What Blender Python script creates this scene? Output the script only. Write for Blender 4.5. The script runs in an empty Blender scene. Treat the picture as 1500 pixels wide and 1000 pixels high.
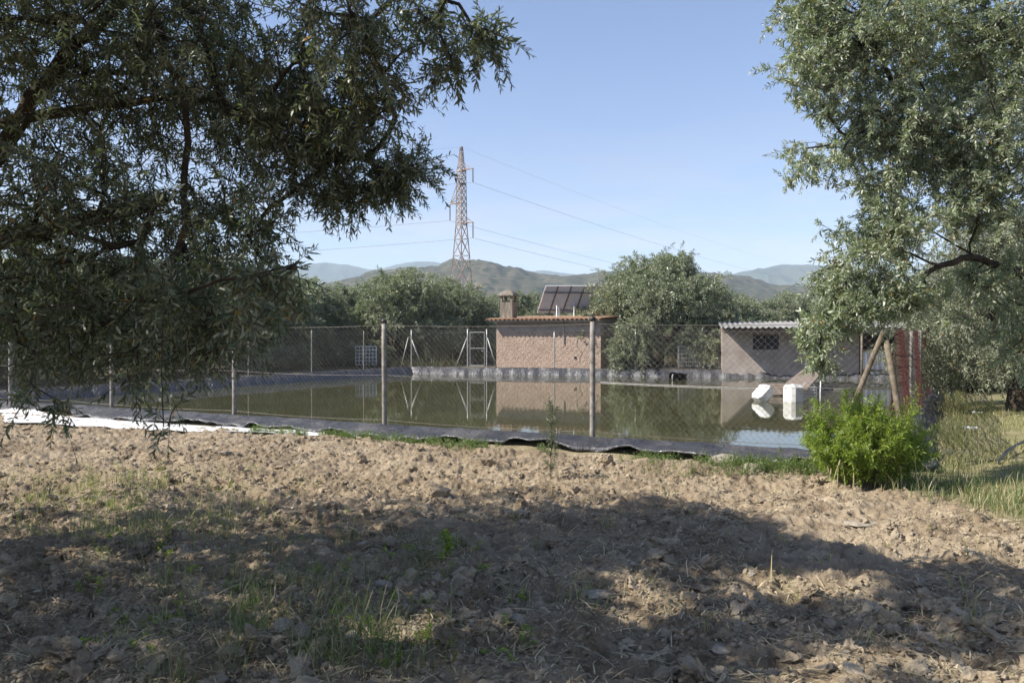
import bpy, math
import numpy as np
R = math.radians
S = bpy.context.scene
COL = S.collection
F, CZ, HY = 1166.7, 1.85, 490.0          # focal length in photo pixels, eye height, horizon row


def at(px, py, d):
    return np.array([(px - 750) / F * d, d, CZ + (HY - py) / F * d])


# ------------------------------------------------------------------ noise
def _h(ix, iy, s):
    n = (ix.astype(np.int64) * 374761393 + iy.astype(np.int64) * 668265263 + s * 1442695041) & 0xFFFFFFFF
    n = ((n ^ (n >> 13)) * 1274126177) & 0xFFFFFFFF
    n = n ^ (n >> 16)
    return (n & 0xFFFF) / 65535.0


def vn(x, y, s=0):
    ix, iy = np.floor(x), np.floor(y)
    fx, fy = x - ix, y - iy
    fx = fx * fx * fx * (fx * (fx * 6 - 15) + 10)
    fy = fy * fy * fy * (fy * (fy * 6 - 15) + 10)
    a, b = _h(ix, iy, s), _h(ix + 1, iy, s)
    c, d = _h(ix, iy + 1, s), _h(ix + 1, iy + 1, s)
    return (a + (b - a) * fx) * (1 - fy) + (c + (d - c) * fx) * fy


def fbm(x, y, o=4, s=0, g=.5):
    v, a, t = 0, 1, 0
    for k in range(o):
        c, sn = math.cos(k * 1.1 + .4), math.sin(k * 1.1 + .4)
        f = 2.03 ** k
        v = v + a * vn((x * c - y * sn) * f + 17 * k, (x * sn + y * c) * f - 9 * k, s + k)
        t += a
        a *= g
    return v / t


def sst(a, b, x):
    t = np.clip((x - a) / (b - a), 0, 1)
    return t * t * (3 - 2 * t)


# ------------------------------------------------------------------ mesh helpers
WL = {}


def wl(o):
    p = np.zeros(3)
    while o is not None:
        p = p + WL.get(o.name, np.zeros(3))
        o = o.parent
    return p


def raw(name, V, faces, mat, smooth=False):
    me = bpy.data.meshes.new(name)
    V = np.ascontiguousarray(V, dtype=np.float32)
    me.vertices.add(len(V))
    me.vertices.foreach_set('co', V.ravel())
    idx = np.concatenate([f.ravel() for f in faces]).astype(np.int32)
    tot = np.concatenate([np.full(len(f), f.shape[1]) for f in faces])
    me.loops.add(len(idx))
    me.loops.foreach_set('vertex_index', idx)
    me.polygons.add(len(tot))
    st = np.concatenate([[0], np.cumsum(tot)[:-1]]).astype(np.int32)
    me.polygons.foreach_set('loop_start', st)
    me.polygons.foreach_set('use_smooth', np.full(len(tot), bool(smooth)))
    me.update(calc_edges=True)
    if mat:
        me.materials.append(mat)
    return me


def link(name, me, parent=None):
    o = bpy.data.objects.new(name, me)
    COL.objects.link(o)
    if parent is not None:
        o.parent = parent
    return o


def mobj(name, V, faces, mat, parent=None, smooth=False):
    V = np.asarray(V, dtype=float)
    if parent is not None:
        V = V - wl(parent)
    return link(name, raw(name, V, faces, mat, smooth), parent)


def tag(o, label=None, cat=None, group=None, kind=None):
    for k, v in (('label', label), ('category', cat), ('group', group), ('kind', kind)):
        if v:
            o[k] = v
    return o


def thing(name, label, cat, loc, group=None):
    o = bpy.data.objects.new(name, None)
    COL.objects.link(o)
    o.location = tuple(float(c) for c in loc)
    o.empty_display_size = .1
    WL[o.name] = np.array(loc, dtype=float)
    return tag(o, label, cat, group)


def nrm(v):
    v = np.asarray(v, dtype=float)
    return v / (np.linalg.norm(v, axis=-1, keepdims=True) + 1e-12)


class MB:
    def __init__(s):
        s.V, s.F, s.n = [], {}, 0

    def add(s, V, *fs):
        V = np.asarray(V, dtype=float).reshape(-1, 3)
        for f in fs:
            f = np.asarray(f, dtype=np.int64)
            if f.size:
                s.F.setdefault(f.shape[1], []).append(f + s.n)
        s.V.append(V)
        s.n += len(V)
        return s

    def hexa(s, P):      # 8 corners: bottom 4 ccw, top 4
        return s.add(P, [[3, 2, 1, 0], [4, 5, 6, 7], [0, 1, 5, 4], [1, 2, 6, 5], [2, 3, 7, 6], [3, 0, 4, 7]])

    def box(s, c, sz, rot=0., tilt=None):
        x, y, z = np.array(sz) / 2.
        P = np.array([[-x, -y, -z], [x, -y, -z], [x, y, -z], [-x, y, -z], [-x, -y, z], [x, -y, z], [x, y, z], [-x, y, z]])
        if tilt is not None:
            P = P @ np.array(tilt).T
        cs, sn = math.cos(rot), math.sin(rot)
        P = P @ np.array([[cs, -sn, 0], [sn, cs, 0], [0, 0, 1]]).T
        return s.hexa(P + np.array(c))

    def bbox(s, c, sz, rot=0., b=.02, tilt=None):      # box with chamfered edges
        x, y, z = np.array(sz) / 2.
        V, ids = [], {}
        for sx in (-1, 1):
            for sy in (-1, 1):
                for sz_ in (-1, 1):
                    for ax in range(3):
                        p = [sx * (x - b), sy * (y - b), sz_ * (z - b)]
                        p[ax] = (sx * x, sy * y, sz_ * z)[ax]
                        ids[sx, sy, sz_, ax] = len(V)
                        V.append(p)
        q, t = [], []
        for ax in range(3):
            o = [k for k in range(3) if k != ax]
            for sg in (-1, 1):
                c4 = []
                for a, b_ in ((-1, -1), (1, -1), (1, 1), (-1, 1)):
                    k = [0, 0, 0]
                    k[ax], k[o[0]], k[o[1]] = sg, a, b_
                    c4.append(ids[k[0], k[1], k[2], ax])
                q.append(c4)
        for ax in range(3):
            o = [k for k in range(3) if k != ax]
            for a in (-1, 1):
                for b_ in (-1, 1):
                    r = []
                    for sg in (-1, 1):
                        k = [0, 0, 0]
                        k[ax], k[o[0]], k[o[1]] = sg, a, b_
                        r.append((ids[tuple(k) + (o[0],)], ids[tuple(k) + (o[1],)]))
                    q.append([r[0][0], r[0][1], r[1][1], r[1][0]])
        for sx in (-1, 1):
            for sy in (-1, 1):
                for sz_ in (-1, 1):
                    t.append([ids[sx, sy, sz_, a] for a in range(3)])
        P = np.array(V)
        if tilt is not None:
            P = P @ np.array(tilt).T
        cs, sn = math.cos(rot), math.sin(rot)
        P = P @ np.array([[cs, -sn, 0], [sn, cs, 0], [0, 0, 1]]).T
        return s.add(P + np.array(c), q, t)

    def tube(s, pts, r, n=6, caps=True):
        pts = np.asarray(pts, dtype=float)
        m = len(pts)
        r = np.full(m, r) if np.isscalar(r) else np.asarray(r)
        T = nrm(np.gradient(pts, axis=0))
        ref = np.array([0, 0, 1.]) if abs(T[0, 2]) < .9 else np.array([1., 0, 0])
        U = nrm(np.cross(T, ref))
        W = np.cross(T, U)
        a = np.arange(n) / n * 2 * math.pi
        P = pts[:, None] + r[:, None, None] * (np.cos(a)[None, :, None] * U[:, None] + np.sin(a)[None, :, None] * W[:, None])
        i = np.arange(m - 1)[:, None] * n
        j = np.arange(n)[None]
        k = (j + 1) % n
        q = np.stack([i + j, i + k, i + n + k, i + n + j], -1).reshape(-1, 4)
        s.add(P.reshape(-1, 3), q)
        if caps:
            s.F.setdefault(n, []).append(np.array([np.arange(n)[::-1], np.arange(n) + (m - 1) * n]) + s.n - m * n)
        return s

    def bar(s, p, q, w, h=None):
        p, q = np.array(p, float), np.array(q, float)
        h = h or w
        T = nrm(q - p)
        ref = np.array([0, 0, 1.]) if abs(T[2]) < .9 else np.array([0, 1., 0])
        U = nrm(np.cross(T, ref)) * w / 2
        W = nrm(np.cross(U, T)) * h / 2
        o = [-U - W, U - W, U + W, -U + W]
        return s.hexa([p + a for a in o] + [q + a for a in o])

    def grid(s, P):      # P (a,b,3)
        a, b = P.shape[:2]
        i = np.arange(a - 1)[:, None] * b + np.arange(b - 1)[None]
        return s.add(P.reshape(-1, 3), np.stack([i, i + 1, i + b + 1, i + b], -1).reshape(-1, 4))

    def wires(s, A, B, r):      # many straight 3-sided wires
        A, B = np.asarray(A, float), np.asarray(B, float)
        T = nrm(B - A)
        ref = np.where(np.abs(T[:, 2:3]) < .9, np.array([[0, 0, 1.]]), np.array([[1., 0, 0]]))
        U = nrm(np.cross(T, ref))
        W = np.cross(T, U)
        V = []
        for P in (A, B):
            for k in range(3):
                a = k * 2 * math.pi / 3
                V.append(P + r * (math.cos(a) * U + math.sin(a) * W))
        V = np.stack(V, 1)
        b = np.arange(len(A))[:, None, None] * 6
        q = b + np.array([[0, 1, 4, 3], [1, 2, 5, 4], [2, 0, 3, 5]])[None]
        return s.add(V.reshape(-1, 3), q.reshape(-1, 4))

    def build(s, name, mat, parent=None, smooth=False):
        return mobj(name, np.concatenate(s.V), [np.concatenate(v) for v in s.F.values()], mat, parent, smooth)


# ------------------------------------------------------------------ materials
def newmat(name):
    m = bpy.data.materials.new(name)
    m.use_nodes = True
    nt = m.node_tree
    nt.nodes.clear()
    out = nt.nodes.new('ShaderNodeOutputMaterial')
    return m, nt, out


def N(nt, typ, ins=None, **kw):
    n = nt.nodes.new(typ)
    for k, v in kw.items():
        setattr(n, k, v)
    for k, v in (ins or {}).items():
        if hasattr(v, 'is_output'):
            nt.links.new(v, n.inputs[k])
        else:
            n.inputs[k].default_value = v
    return n


def c4(c):
    return (c[0], c[1], c[2], 1)


def ramp(nt, fac, stops):
    r = N(nt, 'ShaderNodeValToRGB', {0: fac})
    e = r.color_ramp.elements
    while len(e) < len(stops):
        e.new(.5)
    for k, (p, c) in enumerate(stops):
        e[k].position = p
        e[k].color = c4(c) if not np.isscalar(c) else (c, c, c, 1)
    return r.outputs[0]


def mixc(nt, f, a, b, bt='MIX'):
    n = N(nt, 'ShaderNodeMix', data_type='RGBA', blend_type=bt)
    for k, v in ((0, f), (6, a), (7, b)):
        if hasattr(v, 'is_output'):
            nt.links.new(v, n.inputs[k])
        else:
            n.inputs[k].default_value = v if k == 0 else c4(v)
    return n.outputs[2]


def noise(nt, co, sc, det=4, rough=.55, dist=0):
    return N(nt, 'ShaderNodeTexNoise', {'Vector': co, 'Scale': sc, 'Detail': det, 'Roughness': rough, 'Distortion': dist}).outputs[0]


def worldco(nt):
    return N(nt, 'ShaderNodeNewGeometry').outputs['Position']


def objco(nt):
    return N(nt, 'ShaderNodeTexCoord').outputs['Object']


def simple(name, stops, sc=6, rough=.6, bump=0., bsc=30, metal=0., co='o', det=5, spec=.5, dist=0, stretch=None, island=0.):
    m, nt, out = newmat(name)
    v = objco(nt) if co == 'o' else worldco(nt)
    if stretch:
        v = N(nt, 'ShaderNodeMapping', {0: v, 3: stretch}).outputs[0]
    col = ramp(nt, noise(nt, v, sc, det, .6, dist), stops)
    if island:
        ri = N(nt, 'ShaderNodeNewGeometry').outputs['Random Per Island']
        k = N(nt, 'ShaderNodeMapRange', {0: ri, 3: 1 - island, 4: 1 + island}).outputs[0]
        col = mixc(nt, 1., col, N(nt, 'ShaderNodeCombineColor', {0: k, 1: k, 2: k}).outputs[0], 'MULTIPLY')
    b = N(nt, 'ShaderNodeBsdfPrincipled', {'Base Color': col, 'Roughness': rough, 'Metallic': metal, 'Specular IOR Level': spec})
    if bump:
        bn = N(nt, 'ShaderNodeBump', {'Strength': bump, 'Distance': .02, 'Height': noise(nt, v, bsc, 5, .6)})
        nt.links.new(bn.outputs[0], b.inputs['Normal'])
    nt.links.new(b.outputs[0], out.inputs[0])
    return m


def leafmat(name, top, under, trans=.25, odd=(.3, .16, .03), oddp=.012, var=.45, rough=.42, tcol=None):
    m, nt, out = newmat(name)
    g = N(nt, 'ShaderNodeNewGeometry')
    ri = g.outputs['Random Per Island']
    k = N(nt, 'ShaderNodeMapRange', {0: ri, 3: 1 - var, 4: 1 + var}).outputs[0]
    kc = N(nt, 'ShaderNodeCombineColor', {0: k, 1: k, 2: N(nt, 'ShaderNodeMath', {0: k, 1: .9}, operation='POWER').outputs[0]}).outputs[0]
    ra = N(nt, 'ShaderNodeMath', {0: N(nt, 'ShaderNodeMath', {0: ri, 1: 57.31}, operation='MULTIPLY').outputs[0]}, operation='FRACT').outputs[0]
    t = mixc(nt, 1., mixc(nt, g.outputs['Backfacing'], top, under), kc, 'MULTIPLY')
    isodd = N(nt, 'ShaderNodeMath', {0: ra, 1: oddp}, operation='LESS_THAN').outputs[0]
    t = mixc(nt, isodd, t, odd)
    b = N(nt, 'ShaderNodeBsdfPrincipled', {'Base Color': t, 'Roughness': rough, 'Specular IOR Level': .45})
    tc = tcol or (top[0] * 1.6, top[1] * 1.9, top[2] * .9)
    tr = N(nt, 'ShaderNodeBsdfTranslucent', {0: c4(tc)})
    mx = N(nt, 'ShaderNodeMixShader', {0: trans, 1: b.outputs[0], 2: tr.outputs[0]})
    nt.links.new(mx.outputs[0], out.inputs[0])
    return m


M = {}
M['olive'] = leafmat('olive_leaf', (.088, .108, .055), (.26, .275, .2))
M['olive_sunlit'] = leafmat('olive_leaf_sunlit', (.20, .23, .135), (.40, .42, .325), var=.45)  # olive leaf again, with the sunlight on the right tree put into its colour
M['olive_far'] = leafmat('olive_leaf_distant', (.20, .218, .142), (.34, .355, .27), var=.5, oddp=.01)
M['bush'] = leafmat('bush_leaf', (.20, .255, .04), (.25, .30, .075), trans=.45, oddp=.012, var=.5)
M['grass'] = leafmat('grass_blade', (.19, .21, .075), (.2, .22, .085), trans=.35, odd=(.48, .40, .22), oddp=.5, var=.4, rough=.55)
M['grass_green'] = leafmat('green_blade', (.10, .135, .045), (.13, .165, .06), trans=.35, odd=(.42, .36, .2), oddp=.28, var=.4, rough=.5)
M['undergrowth'] = leafmat('undergrowth_leaf', (.07, .08, .04), (.09, .10, .05), trans=.2, odd=(.15, .115, .07), oddp=.3, var=.4, rough=.7)
M['weed'] = leafmat('weed_leaf', (.11, .16, .04), (.17, .21, .09), trans=.35, odd=(.40, .36, .2), oddp=.12, var=.4)
M['straw'] = leafmat('dry_straw', (.50, .42, .26), (.50, .42, .26), trans=.15, odd=(.22, .17, .1), oddp=.25, var=.3, rough=.6)


def barkmat():
    m, nt, out = newmat('olive_bark')
    v = objco(nt)
    col = ramp(nt, noise(nt, v, 9, 6, .65), [(.3, (.028, .021, .015)), (.55, (.07, .054, .038)), (.75, (.13, .11, .085))])
    li = ramp(nt, noise(nt, v, 3.2, 3, .5), [(.62, 0.), (.68, 1.)])
    col = mixc(nt, N(nt, 'ShaderNodeMath', {0: li, 1: .45}, operation='MULTIPLY').outputs[0], col, (.22, .12, .02))
    b = N(nt, 'ShaderNodeBsdfPrincipled', {'Base Color': col, 'Roughness': .85, 'Specular IOR Level': .2})
    bn = N(nt, 'ShaderNodeBump', {'Strength': .8, 'Distance': .03, 'Height': noise(nt, v, 24, 5, .6)})
    nt.links.new(bn.outputs[0], b.inputs['Normal'])
    nt.links.new(b.outputs[0], out.inputs[0])
    return m


M['bark'] = barkmat()
SOIL = [(.28, (.125, .092, .062)), (.42, (.27, .214, .148)), (.6, (.385, .316, .226)), (.8, (.51, .435, .33))]
M['clod'] = simple('soil_clod', SOIL, 3.2, .95, 1., 45, co='w', spec=.1, island=.12)
M['stone'] = simple('field_stone', [(.3, (.17, .145, .112)), (.55, (.27, .235, .185)), (.75, (.38, .34, .28))], 8, .85, .5, 40, spec=.25, island=.3)
M['steel'] = simple('galvanised_steel', [(.35, (.30, .29, .27)), (.65, (.5, .49, .46))], 12, .5, metal=.35)
M['post'] = simple('weathered_post', [(.3, (.12, .105, .09)), (.55, (.25, .225, .195)), (.75, (.35, .325, .29))], 9, .7, .3, 50)
M['postcap'] = simple('black_post_cap', [(.3, (.02, .02, .02)), (.7, (.05, .05, .05))], 12, .5)
M['wire'] = simple('fence_wire', [(.35, (.11, .095, .08)), (.65, (.20, .175, .15))], 9, .6, metal=.3)
M['wood'] = simple('rough_pole', [(.3, (.10, .078, .055)), (.55, (.21, .17, .12)), (.75, (.33, .28, .21))], 9, .85, .5, 40)
M['plank'] = simple('old_plank', [(.3, (.13, .095, .07)), (.55, (.24, .185, .14)), (.75, (.36, .3, .24))], 7, .85, .4, 30, stretch=(1, 6, 6))
M['net'] = leafmat('red_netting', (.23, .095, .078), (.23, .095, .078), trans=.3, oddp=0, var=.2, rough=.6, tcol=(.25, .08, .06))
M['white'] = simple('white_float', [(.32, (.5, .49, .42)), (.55, (.74, .73, .69))], 5, .55, .2, 14)
M['cloth'] = simple('white_fabric', [(.3, (.42, .40, .36)), (.5, (.58, .57, .54)), (.7, (.68, .67, .65))], 2.5, .8, .5, 9, co='w')
M['blackplastic'] = simple('black_plastic', [(.3, (.015, .016, .02)), (.7, (.04, .042, .05))], 5, .4)
M['pipe'] = simple('grey_pipe', [(.3, (.3, .28, .26)), (.7, (.45, .43, .4))], 5, .6)


# ------------------------------------------------------------------ pond outline and terrain
NLc, NRc, FRc, FLc = map(np.array, ((-16.6, 22.4), (5.6, 11.27), (19.6, 36.6), (-5.5, 42.7)))
QUAD = [NLc, NRc, FRc, FLc]
RIM = .13
WATER = -.23


def sdist(x, y):
    d = np.full(np.shape(x), -1e9)
    for a, b in zip(QUAD, QUAD[1:] + QUAD[:1]):
        t = (b - a) / np.linalg.norm(b - a)
        d = np.maximum(d, (x - a[0]) * t[1] - (y - a[1]) * t[0])
    return d


def pathzone(x, y):
    e = 4.75 + .35 * (fbm(x * .7, y * .7, 3, 5) - .5) * 2
    return sst(-.3, .5, x - e) * sst(7.0, 8.4, y + .8 * (fbm(x, y, 2, 8) - .5))


def tilled(x, y):
    sd = sdist(x, y)
    return (1 - pathzone(x, y)) * sst(.5, .95, sd) * (1 - sst(19, 26, np.hypot(x, y)))


def gz(x, y, detail=True):
    x, y = np.asarray(x, float), np.asarray(y, float)
    sd = sdist(x, y)
    z = -1.3 * sst(.10, -.65, sd) - .1 * np.exp(-((sd - .75) / .45) ** 2)
    z = z + .10 * (fbm(x * .25, y * .25, 3, 3) - .5) * sst(.8, 3, sd) * (1 - sst(30, 80, np.hypot(x, y)))
    pz = pathzone(x, y)
    z = z + pz * .05 * (fbm(x * 2.2, y * 2.2, 3, 9) - .4)
    if detail:
        t = tilled(x, y)
        n1 = fbm(x * 1.9, y * 1.9, 4, 21, .55) - .5
        b2 = 1 - np.abs(2 * fbm(x * 4.6, y * 4.6, 3, 33) - 1)
        b3 = 1 - np.abs(2 * vn(x * 13, y * 13, 41) - 1)
        b4 = vn(x * 27, y * 27, 51)
        b5 = vn(x * 55, y * 55, 57)
        z = z + t * (.19 * n1 + .075 * (b2 - .6) * 1.2 + .035 * (b3 - .5) * (.4 + 1.2 * vn(x * 1.3, y * 1.3, 4)) + .03 * (b4 - .5) + .018 * (b5 - .5))
    return z


def gp(px, py):
    d = CZ * F / (py - HY)
    x = (px - 750) / F * d
    return np.array([x, d, float(gz(x, d))])


def make_ground():
    fine = np.linspace(-39, 39, 860)
    side = np.concatenate([np.linspace(40.5, 60, 14), np.linspace(63, 178, 24)])
    ang = np.concatenate([-side[::-1], fine, side])
    r = [.4, 1., 1.7, 2.4, 2.9, 3.3]
    while r[-1] < 4800:
        k = r[-1]
        r.append(k * (1.0026 if 3.5 < k < 10.5 else 1.0048 if k < 19 else 1.02 if k < 60 else 1.07))
    r[-1] = 4800
    r = np.array(r)
    A, Rr = np.meshgrid(np.radians(ang), r, indexing='ij')
    X, Y = np.sin(A) * Rr, np.cos(A) * Rr
    Z = gz(X, Y)
    n, m = X.shape
    V = np.stack([X, Y, Z], -1).reshape(-1, 3)
    i = (np.arange(n)[:, None] * m + np.arange(m - 1)[None])
    j = (((np.arange(n) + 1) % n)[:, None] * m + np.arange(m - 1)[None])
    q = np.stack([i, i + 1, j + 1, j], -1).reshape(-1, 4)
    V = np.concatenate([V, [[0, 0, float(gz(0, 0))]]])
    c = len(V) - 1
    k = np.arange(n)
    t = np.stack([np.full(n, c), k * m, ((k + 1) % n) * m], -1)
    m_, nt, out = newmat('tilled_soil')
    v = worldco(nt)
    soil = ramp(nt, noise(nt, v, 3.2, 8, .68), SOIL)
    big = ramp(nt, noise(nt, v, .45, 3, .5), [(.35, (.8, .76, .7)), (.65, (1.08, 1.06, 1.04))])
    soil = mixc(nt, 1., soil, big, 'MULTIPLY')
    fl = ramp(nt, noise(nt, N(nt, 'ShaderNodeMapping', {0: v, 3: (1, 1, .3)}).outputs[0], 75, 2, .5), [(.66, 0.), (.72, 1.)])
    soil = mixc(nt, N(nt, 'ShaderNodeMath', {0: fl, 1: .55}, operation='MULTIPLY').outputs[0], soil, (.50, .43, .30))
    gcol = ramp(nt, noise(nt, v, 2.3, 7, .7), [(.3, (.13, .14, .05)), (.5, (.25, .225, .12)), (.72, (.38, .32, .21))])
    far = ramp(nt, noise(nt, v, .3, 6, .7), [(.3, (.06, .055, .03)), (.5, (.125, .105, .062)), (.7, (.21, .175, .11))])
    zg = N(nt, 'ShaderNodeAttribute', attribute_name='zone').outputs['Fac']
    zf = N(nt, 'ShaderNodeAttribute', attribute_name='plain').outputs['Fac']
    col = mixc(nt, zf, mixc(nt, zg, soil, gcol), far)
    b = N(nt, 'ShaderNodeBsdfPrincipled', {'Base Color': col, 'Roughness': .95, 'Specular IOR Level': .15})
    bn0 = N(nt, 'ShaderNodeBump', {'Strength': .8, 'Distance': .05, 'Height': noise(nt, v, 16, 5, .65)})
    bn = N(nt, 'ShaderNodeBump', {'Strength': .9, 'Distance': .02, 'Height': noise(nt, v, 60, 6, .7), 'Normal': bn0.outputs[0]})
    nt.links.new(bn.outputs[0], b.inputs['Normal'])
    nt.links.new(b.outputs[0], out.inputs[0])
    o = mobj('ground', V, [q, t], m_, None, True)
    xs, ys = V[:, 0], V[:, 1]
    zone = np.maximum(pathzone(xs, ys), (1 - sst(.4, .9, sdist(xs, ys))) * .5)
    plain = np.maximum(sst(26, 34, np.hypot(xs, ys)), 0)
    for nm, d in (('zone', zone), ('plain', plain)):
        a = o.data.attributes.new(nm, 'FLOAT', 'POINT')
        a.data.foreach_set('value', d.astype(np.float32))
    tag(o, kind='structure')


make_ground()


# water
def make_water():
    c = sum(QUAD) / 4
    P = [p + (c - p) * .012 for p in QUAD]
    m, nt, out = newmat('pond_water')
    v = worldco(nt)
    col = ramp(nt, noise(nt, v, .35, 4, .6), [(.35, (.050, .051, .021)), (.65, (.072, .070, .031))])
    b = N(nt, 'ShaderNodeBsdfPrincipled', {'Base Color': col, 'Roughness': .02, 'IOR': 1.33, 'Specular IOR Level': .5})
    mp = N(nt, 'ShaderNodeMapping', {0: v, 3: (1.0, 1.0, 1.0)}).outputs[0]
    bn = N(nt, 'ShaderNodeBump', {'Strength': .12, 'Distance': .012, 'Height': noise(nt, mp, 2.6, 3, .5)})
    nt.links.new(bn.outputs[0], b.inputs['Normal'])
    nt.links.new(b.outputs[0], out.inputs[0])
    V = np.array([[p[0], p[1], WATER] for p in P])
    tag(mobj('pond_water', V, [np.array([[0, 1, 2, 3]])], m), kind='structure')


make_water()


def edge_pts(step=.1):
    pts, nrmv, tv, side = [], [], [], []
    for k in range(4):
        a, b = QUAD[k], QUAD[(k + 1) % 4]
        L = np.linalg.norm(b - a)
        t = (b - a) / L
        n = np.array([t[1], -t[0]])
        m = int(L / step)
        for i in range(m):
            pts.append(a + (b - a) * i / m)
            nrmv.append(n)
            side.append(k)
    pts, nrmv = np.array(pts), np.array(nrmv)
    w = 9
    ker = np.ones(w) / w
    for c in range(2):
        e = np.concatenate([nrmv[-w:, c], nrmv[:, c], nrmv[:w, c]])
        nrmv[:, c] = np.convolve(e, ker, 'same')[w:-w]
    return pts, nrm(nrmv), np.array(side)


def make_liner():
    pts, nv, side = edge_pts()
    n = len(pts)
    s = np.arange(n) * .1
    wob = (fbm(s * .55, s * 0 + 3, 3, 61) - .5)
    wob2 = (fbm(s * 1.7, s * 0 + 9, 4, 67) - .5)
    near = (side == 0)
    nf = np.convolve(np.concatenate([near[-8:], near, near[:8]]).astype(float), np.ones(17) / 17, 'same')[8:-8]
    lip = .28 + .27 * nf + .55 * wob * (.25 + nf)
    zl = .035 + .25 * wob2 * (.3 + nf)
    prof = []
    far = (side == 2) | (side == 1)
    cr = (fbm(s * 2.6, s * 0, 3, 71) - .5)
    for k, (fo, z) in enumerate([(1.0, None), (.985, None), (.86, .045), (.7, .065), (.52, .085), (.34, .105), (.12, RIM + .015), (0., RIM), (-.10, RIM - .05), (-.22, -.03), (-.36, -.20), (-.6, -.55), (-1.0, -1.0)]):
        if k == 0:
            o, zz = lip - .02, zl - .03
        elif k == 1:
            o, zz = lip, zl
        elif fo > 0:
            o = lip * fo
            zz = z + .10 * wob2 * fo * 1.6 + .05 * (fbm(s * 2.6, s * 0 + k * .7, 3, 80) - .5)
        else:
            o = np.full(n, fo) + ((.20 + .14 * (side == 2)) * cr + .16 * (np.abs(vn(s * 1.7, s * 0, 75) - .5) - .2)) * (fo < -.05) + .09 * (fbm(s * 3.1, s * 0 + k * .6, 2, 90) - .5)
            zz = np.full(n, z) + .05 * (fbm(s * .8, s * 0, 2, 95) - .5) * (z > 0)
        prof.append(np.stack([pts[:, 0] + nv[:, 0] * o, pts[:, 1] + nv[:, 1] * o, np.broadcast_to(zz, (n,))], -1))
    P = np.stack(prof, 1)
    P = np.concatenate([P, P[:1]], 0)
    m, nt, out = newmat('pond_liner_sheet')
    v = worldco(nt)
    col = ramp(nt, noise(nt, v, 1.3, 6, .65), [(.3, (.022, .022, .025)), (.5, (.048, .047, .05)), (.72, (.12, .112, .105))])
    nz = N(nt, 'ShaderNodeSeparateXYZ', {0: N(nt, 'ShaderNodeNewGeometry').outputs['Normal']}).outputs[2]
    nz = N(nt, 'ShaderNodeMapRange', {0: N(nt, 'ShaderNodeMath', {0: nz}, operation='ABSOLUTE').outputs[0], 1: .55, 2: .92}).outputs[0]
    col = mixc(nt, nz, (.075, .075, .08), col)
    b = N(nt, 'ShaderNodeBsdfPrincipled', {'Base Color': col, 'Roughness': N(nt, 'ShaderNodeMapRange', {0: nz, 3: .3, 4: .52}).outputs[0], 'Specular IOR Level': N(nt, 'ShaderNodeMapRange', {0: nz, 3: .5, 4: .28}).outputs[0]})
    mp = N(nt, 'ShaderNodeMapping', {0: v, 3: (1.0, 1.0, .35)}).outputs[0]
    bn = N(nt, 'ShaderNodeBump', {'Strength': .85, 'Distance': .07, 'Height': noise(nt, mp, 2.6, 3, .5, .8)})
    bn = N(nt, 'ShaderNodeBump', {'Strength': 1., 'Distance': .045, 'Height': noise(nt, mp, 7, 4, .6, 1.5), 'Normal': bn.outputs[0]})
    nt.links.new(bn.outputs[0], b.inputs['Normal'])
    nt.links.new(b.outputs[0], out.inputs[0])
    o = MB().grid(P).build('pond_liner', m, None, True)
    tag(o, 'black plastic liner sheet folded over the rim all round the pond', 'pond liner')


make_liner()

NT = (NRc - NLc) / np.linalg.norm(NRc - NLc)       # along the near side, toward the bush corner
NN = np.array([NT[1], -NT[0]])                     # outward from the near side


def make_cloth():
    s = np.linspace(-2, 14.9, 150)
    o = np.linspace(.35, 1, 9)
    P = np.zeros((len(s), len(o), 3))
    wid = 1.35 + 1.0 * sst(5, 9, s) + .5 * (fbm(s * .8, s * 0, 3, 7) - .5) * 2
    wid = wid * np.clip((15.0 - s) / 3.2, .12, 1) ** .5
    for j, f in enumerate(o):
        oo = f * wid
        P[:, j, :2] = NLc + s[:, None] * NT + oo[:, None] * NN
        P[:, j, 2] = gz(P[:, j, 0], P[:, j, 1], False) + .035 + .05 * (fbm(s * 2.3, s * 0 + f * 5, 3, 17) - .4) + .05 * (1 - f)
    tag(MB().grid(P).build('ground_fabric', M['cloth'], None, True), 'rumpled white fabric sheet on the soil along the edge of the black pond liner', 'fabric sheet')


make_cloth()


# ------------------------------------------------------------------ chain link fences
def chainlink(mb, a, b, z0, h, cell=.105, r=.0017):
    a, b = np.asarray(a, float), np.asarray(b, float)
    L = np.linalg.norm(b - a)
    t = (b - a) / L
    c = np.arange(-h, L + h, cell)
    A, B = [], []
    for sg in (1, -1):
        u0 = c if sg == 1 else c
        ua, ub = u0, u0 + sg * h
        za, zb = np.zeros_like(c), np.full_like(c, h)
        # clip to 0..L
        def cl(ua, za, ub, zb):
            ta = np.clip((0 - ua) / (ub - ua), 0, 1) if True else 0
            tb = np.clip((L - ua) / (ub - ua), 0, 1)
            lo, hi = np.minimum(ta, tb), np.maximum(ta, tb)
            return lo, hi
        lo, hi = cl(ua, za, ub, zb)
        ok = hi - lo > .01
        for T_, lst in ((lo, A), (hi, B)):
            u = (ua + (ub - ua) * T_)[ok]
            z = (za + (zb - za) * T_)[ok]
            p = a[None] + u[:, None] * t[None]
            off = .025 * np.sin(u * 2.1) * np.sin(z * 1.7)
            lst.append(np.stack([p[:, 0] - t[1] * off, p[:, 1] + t[0] * off, z0 + z], -1))
    mb.wires(np.concatenate(A), np.concatenate(B), r)


def sagwire(mb, p, q, r, sag=.03, n=8):
    t = np.linspace(0, 1, n)[:, None]
    P = np.array(p)[None] * (1 - t) + np.array(q)[None] * t
    P[:, 2] -= 4 * sag * (t * (1 - t))[:, 0]
    mb.tube(P, r, 4)


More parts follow.
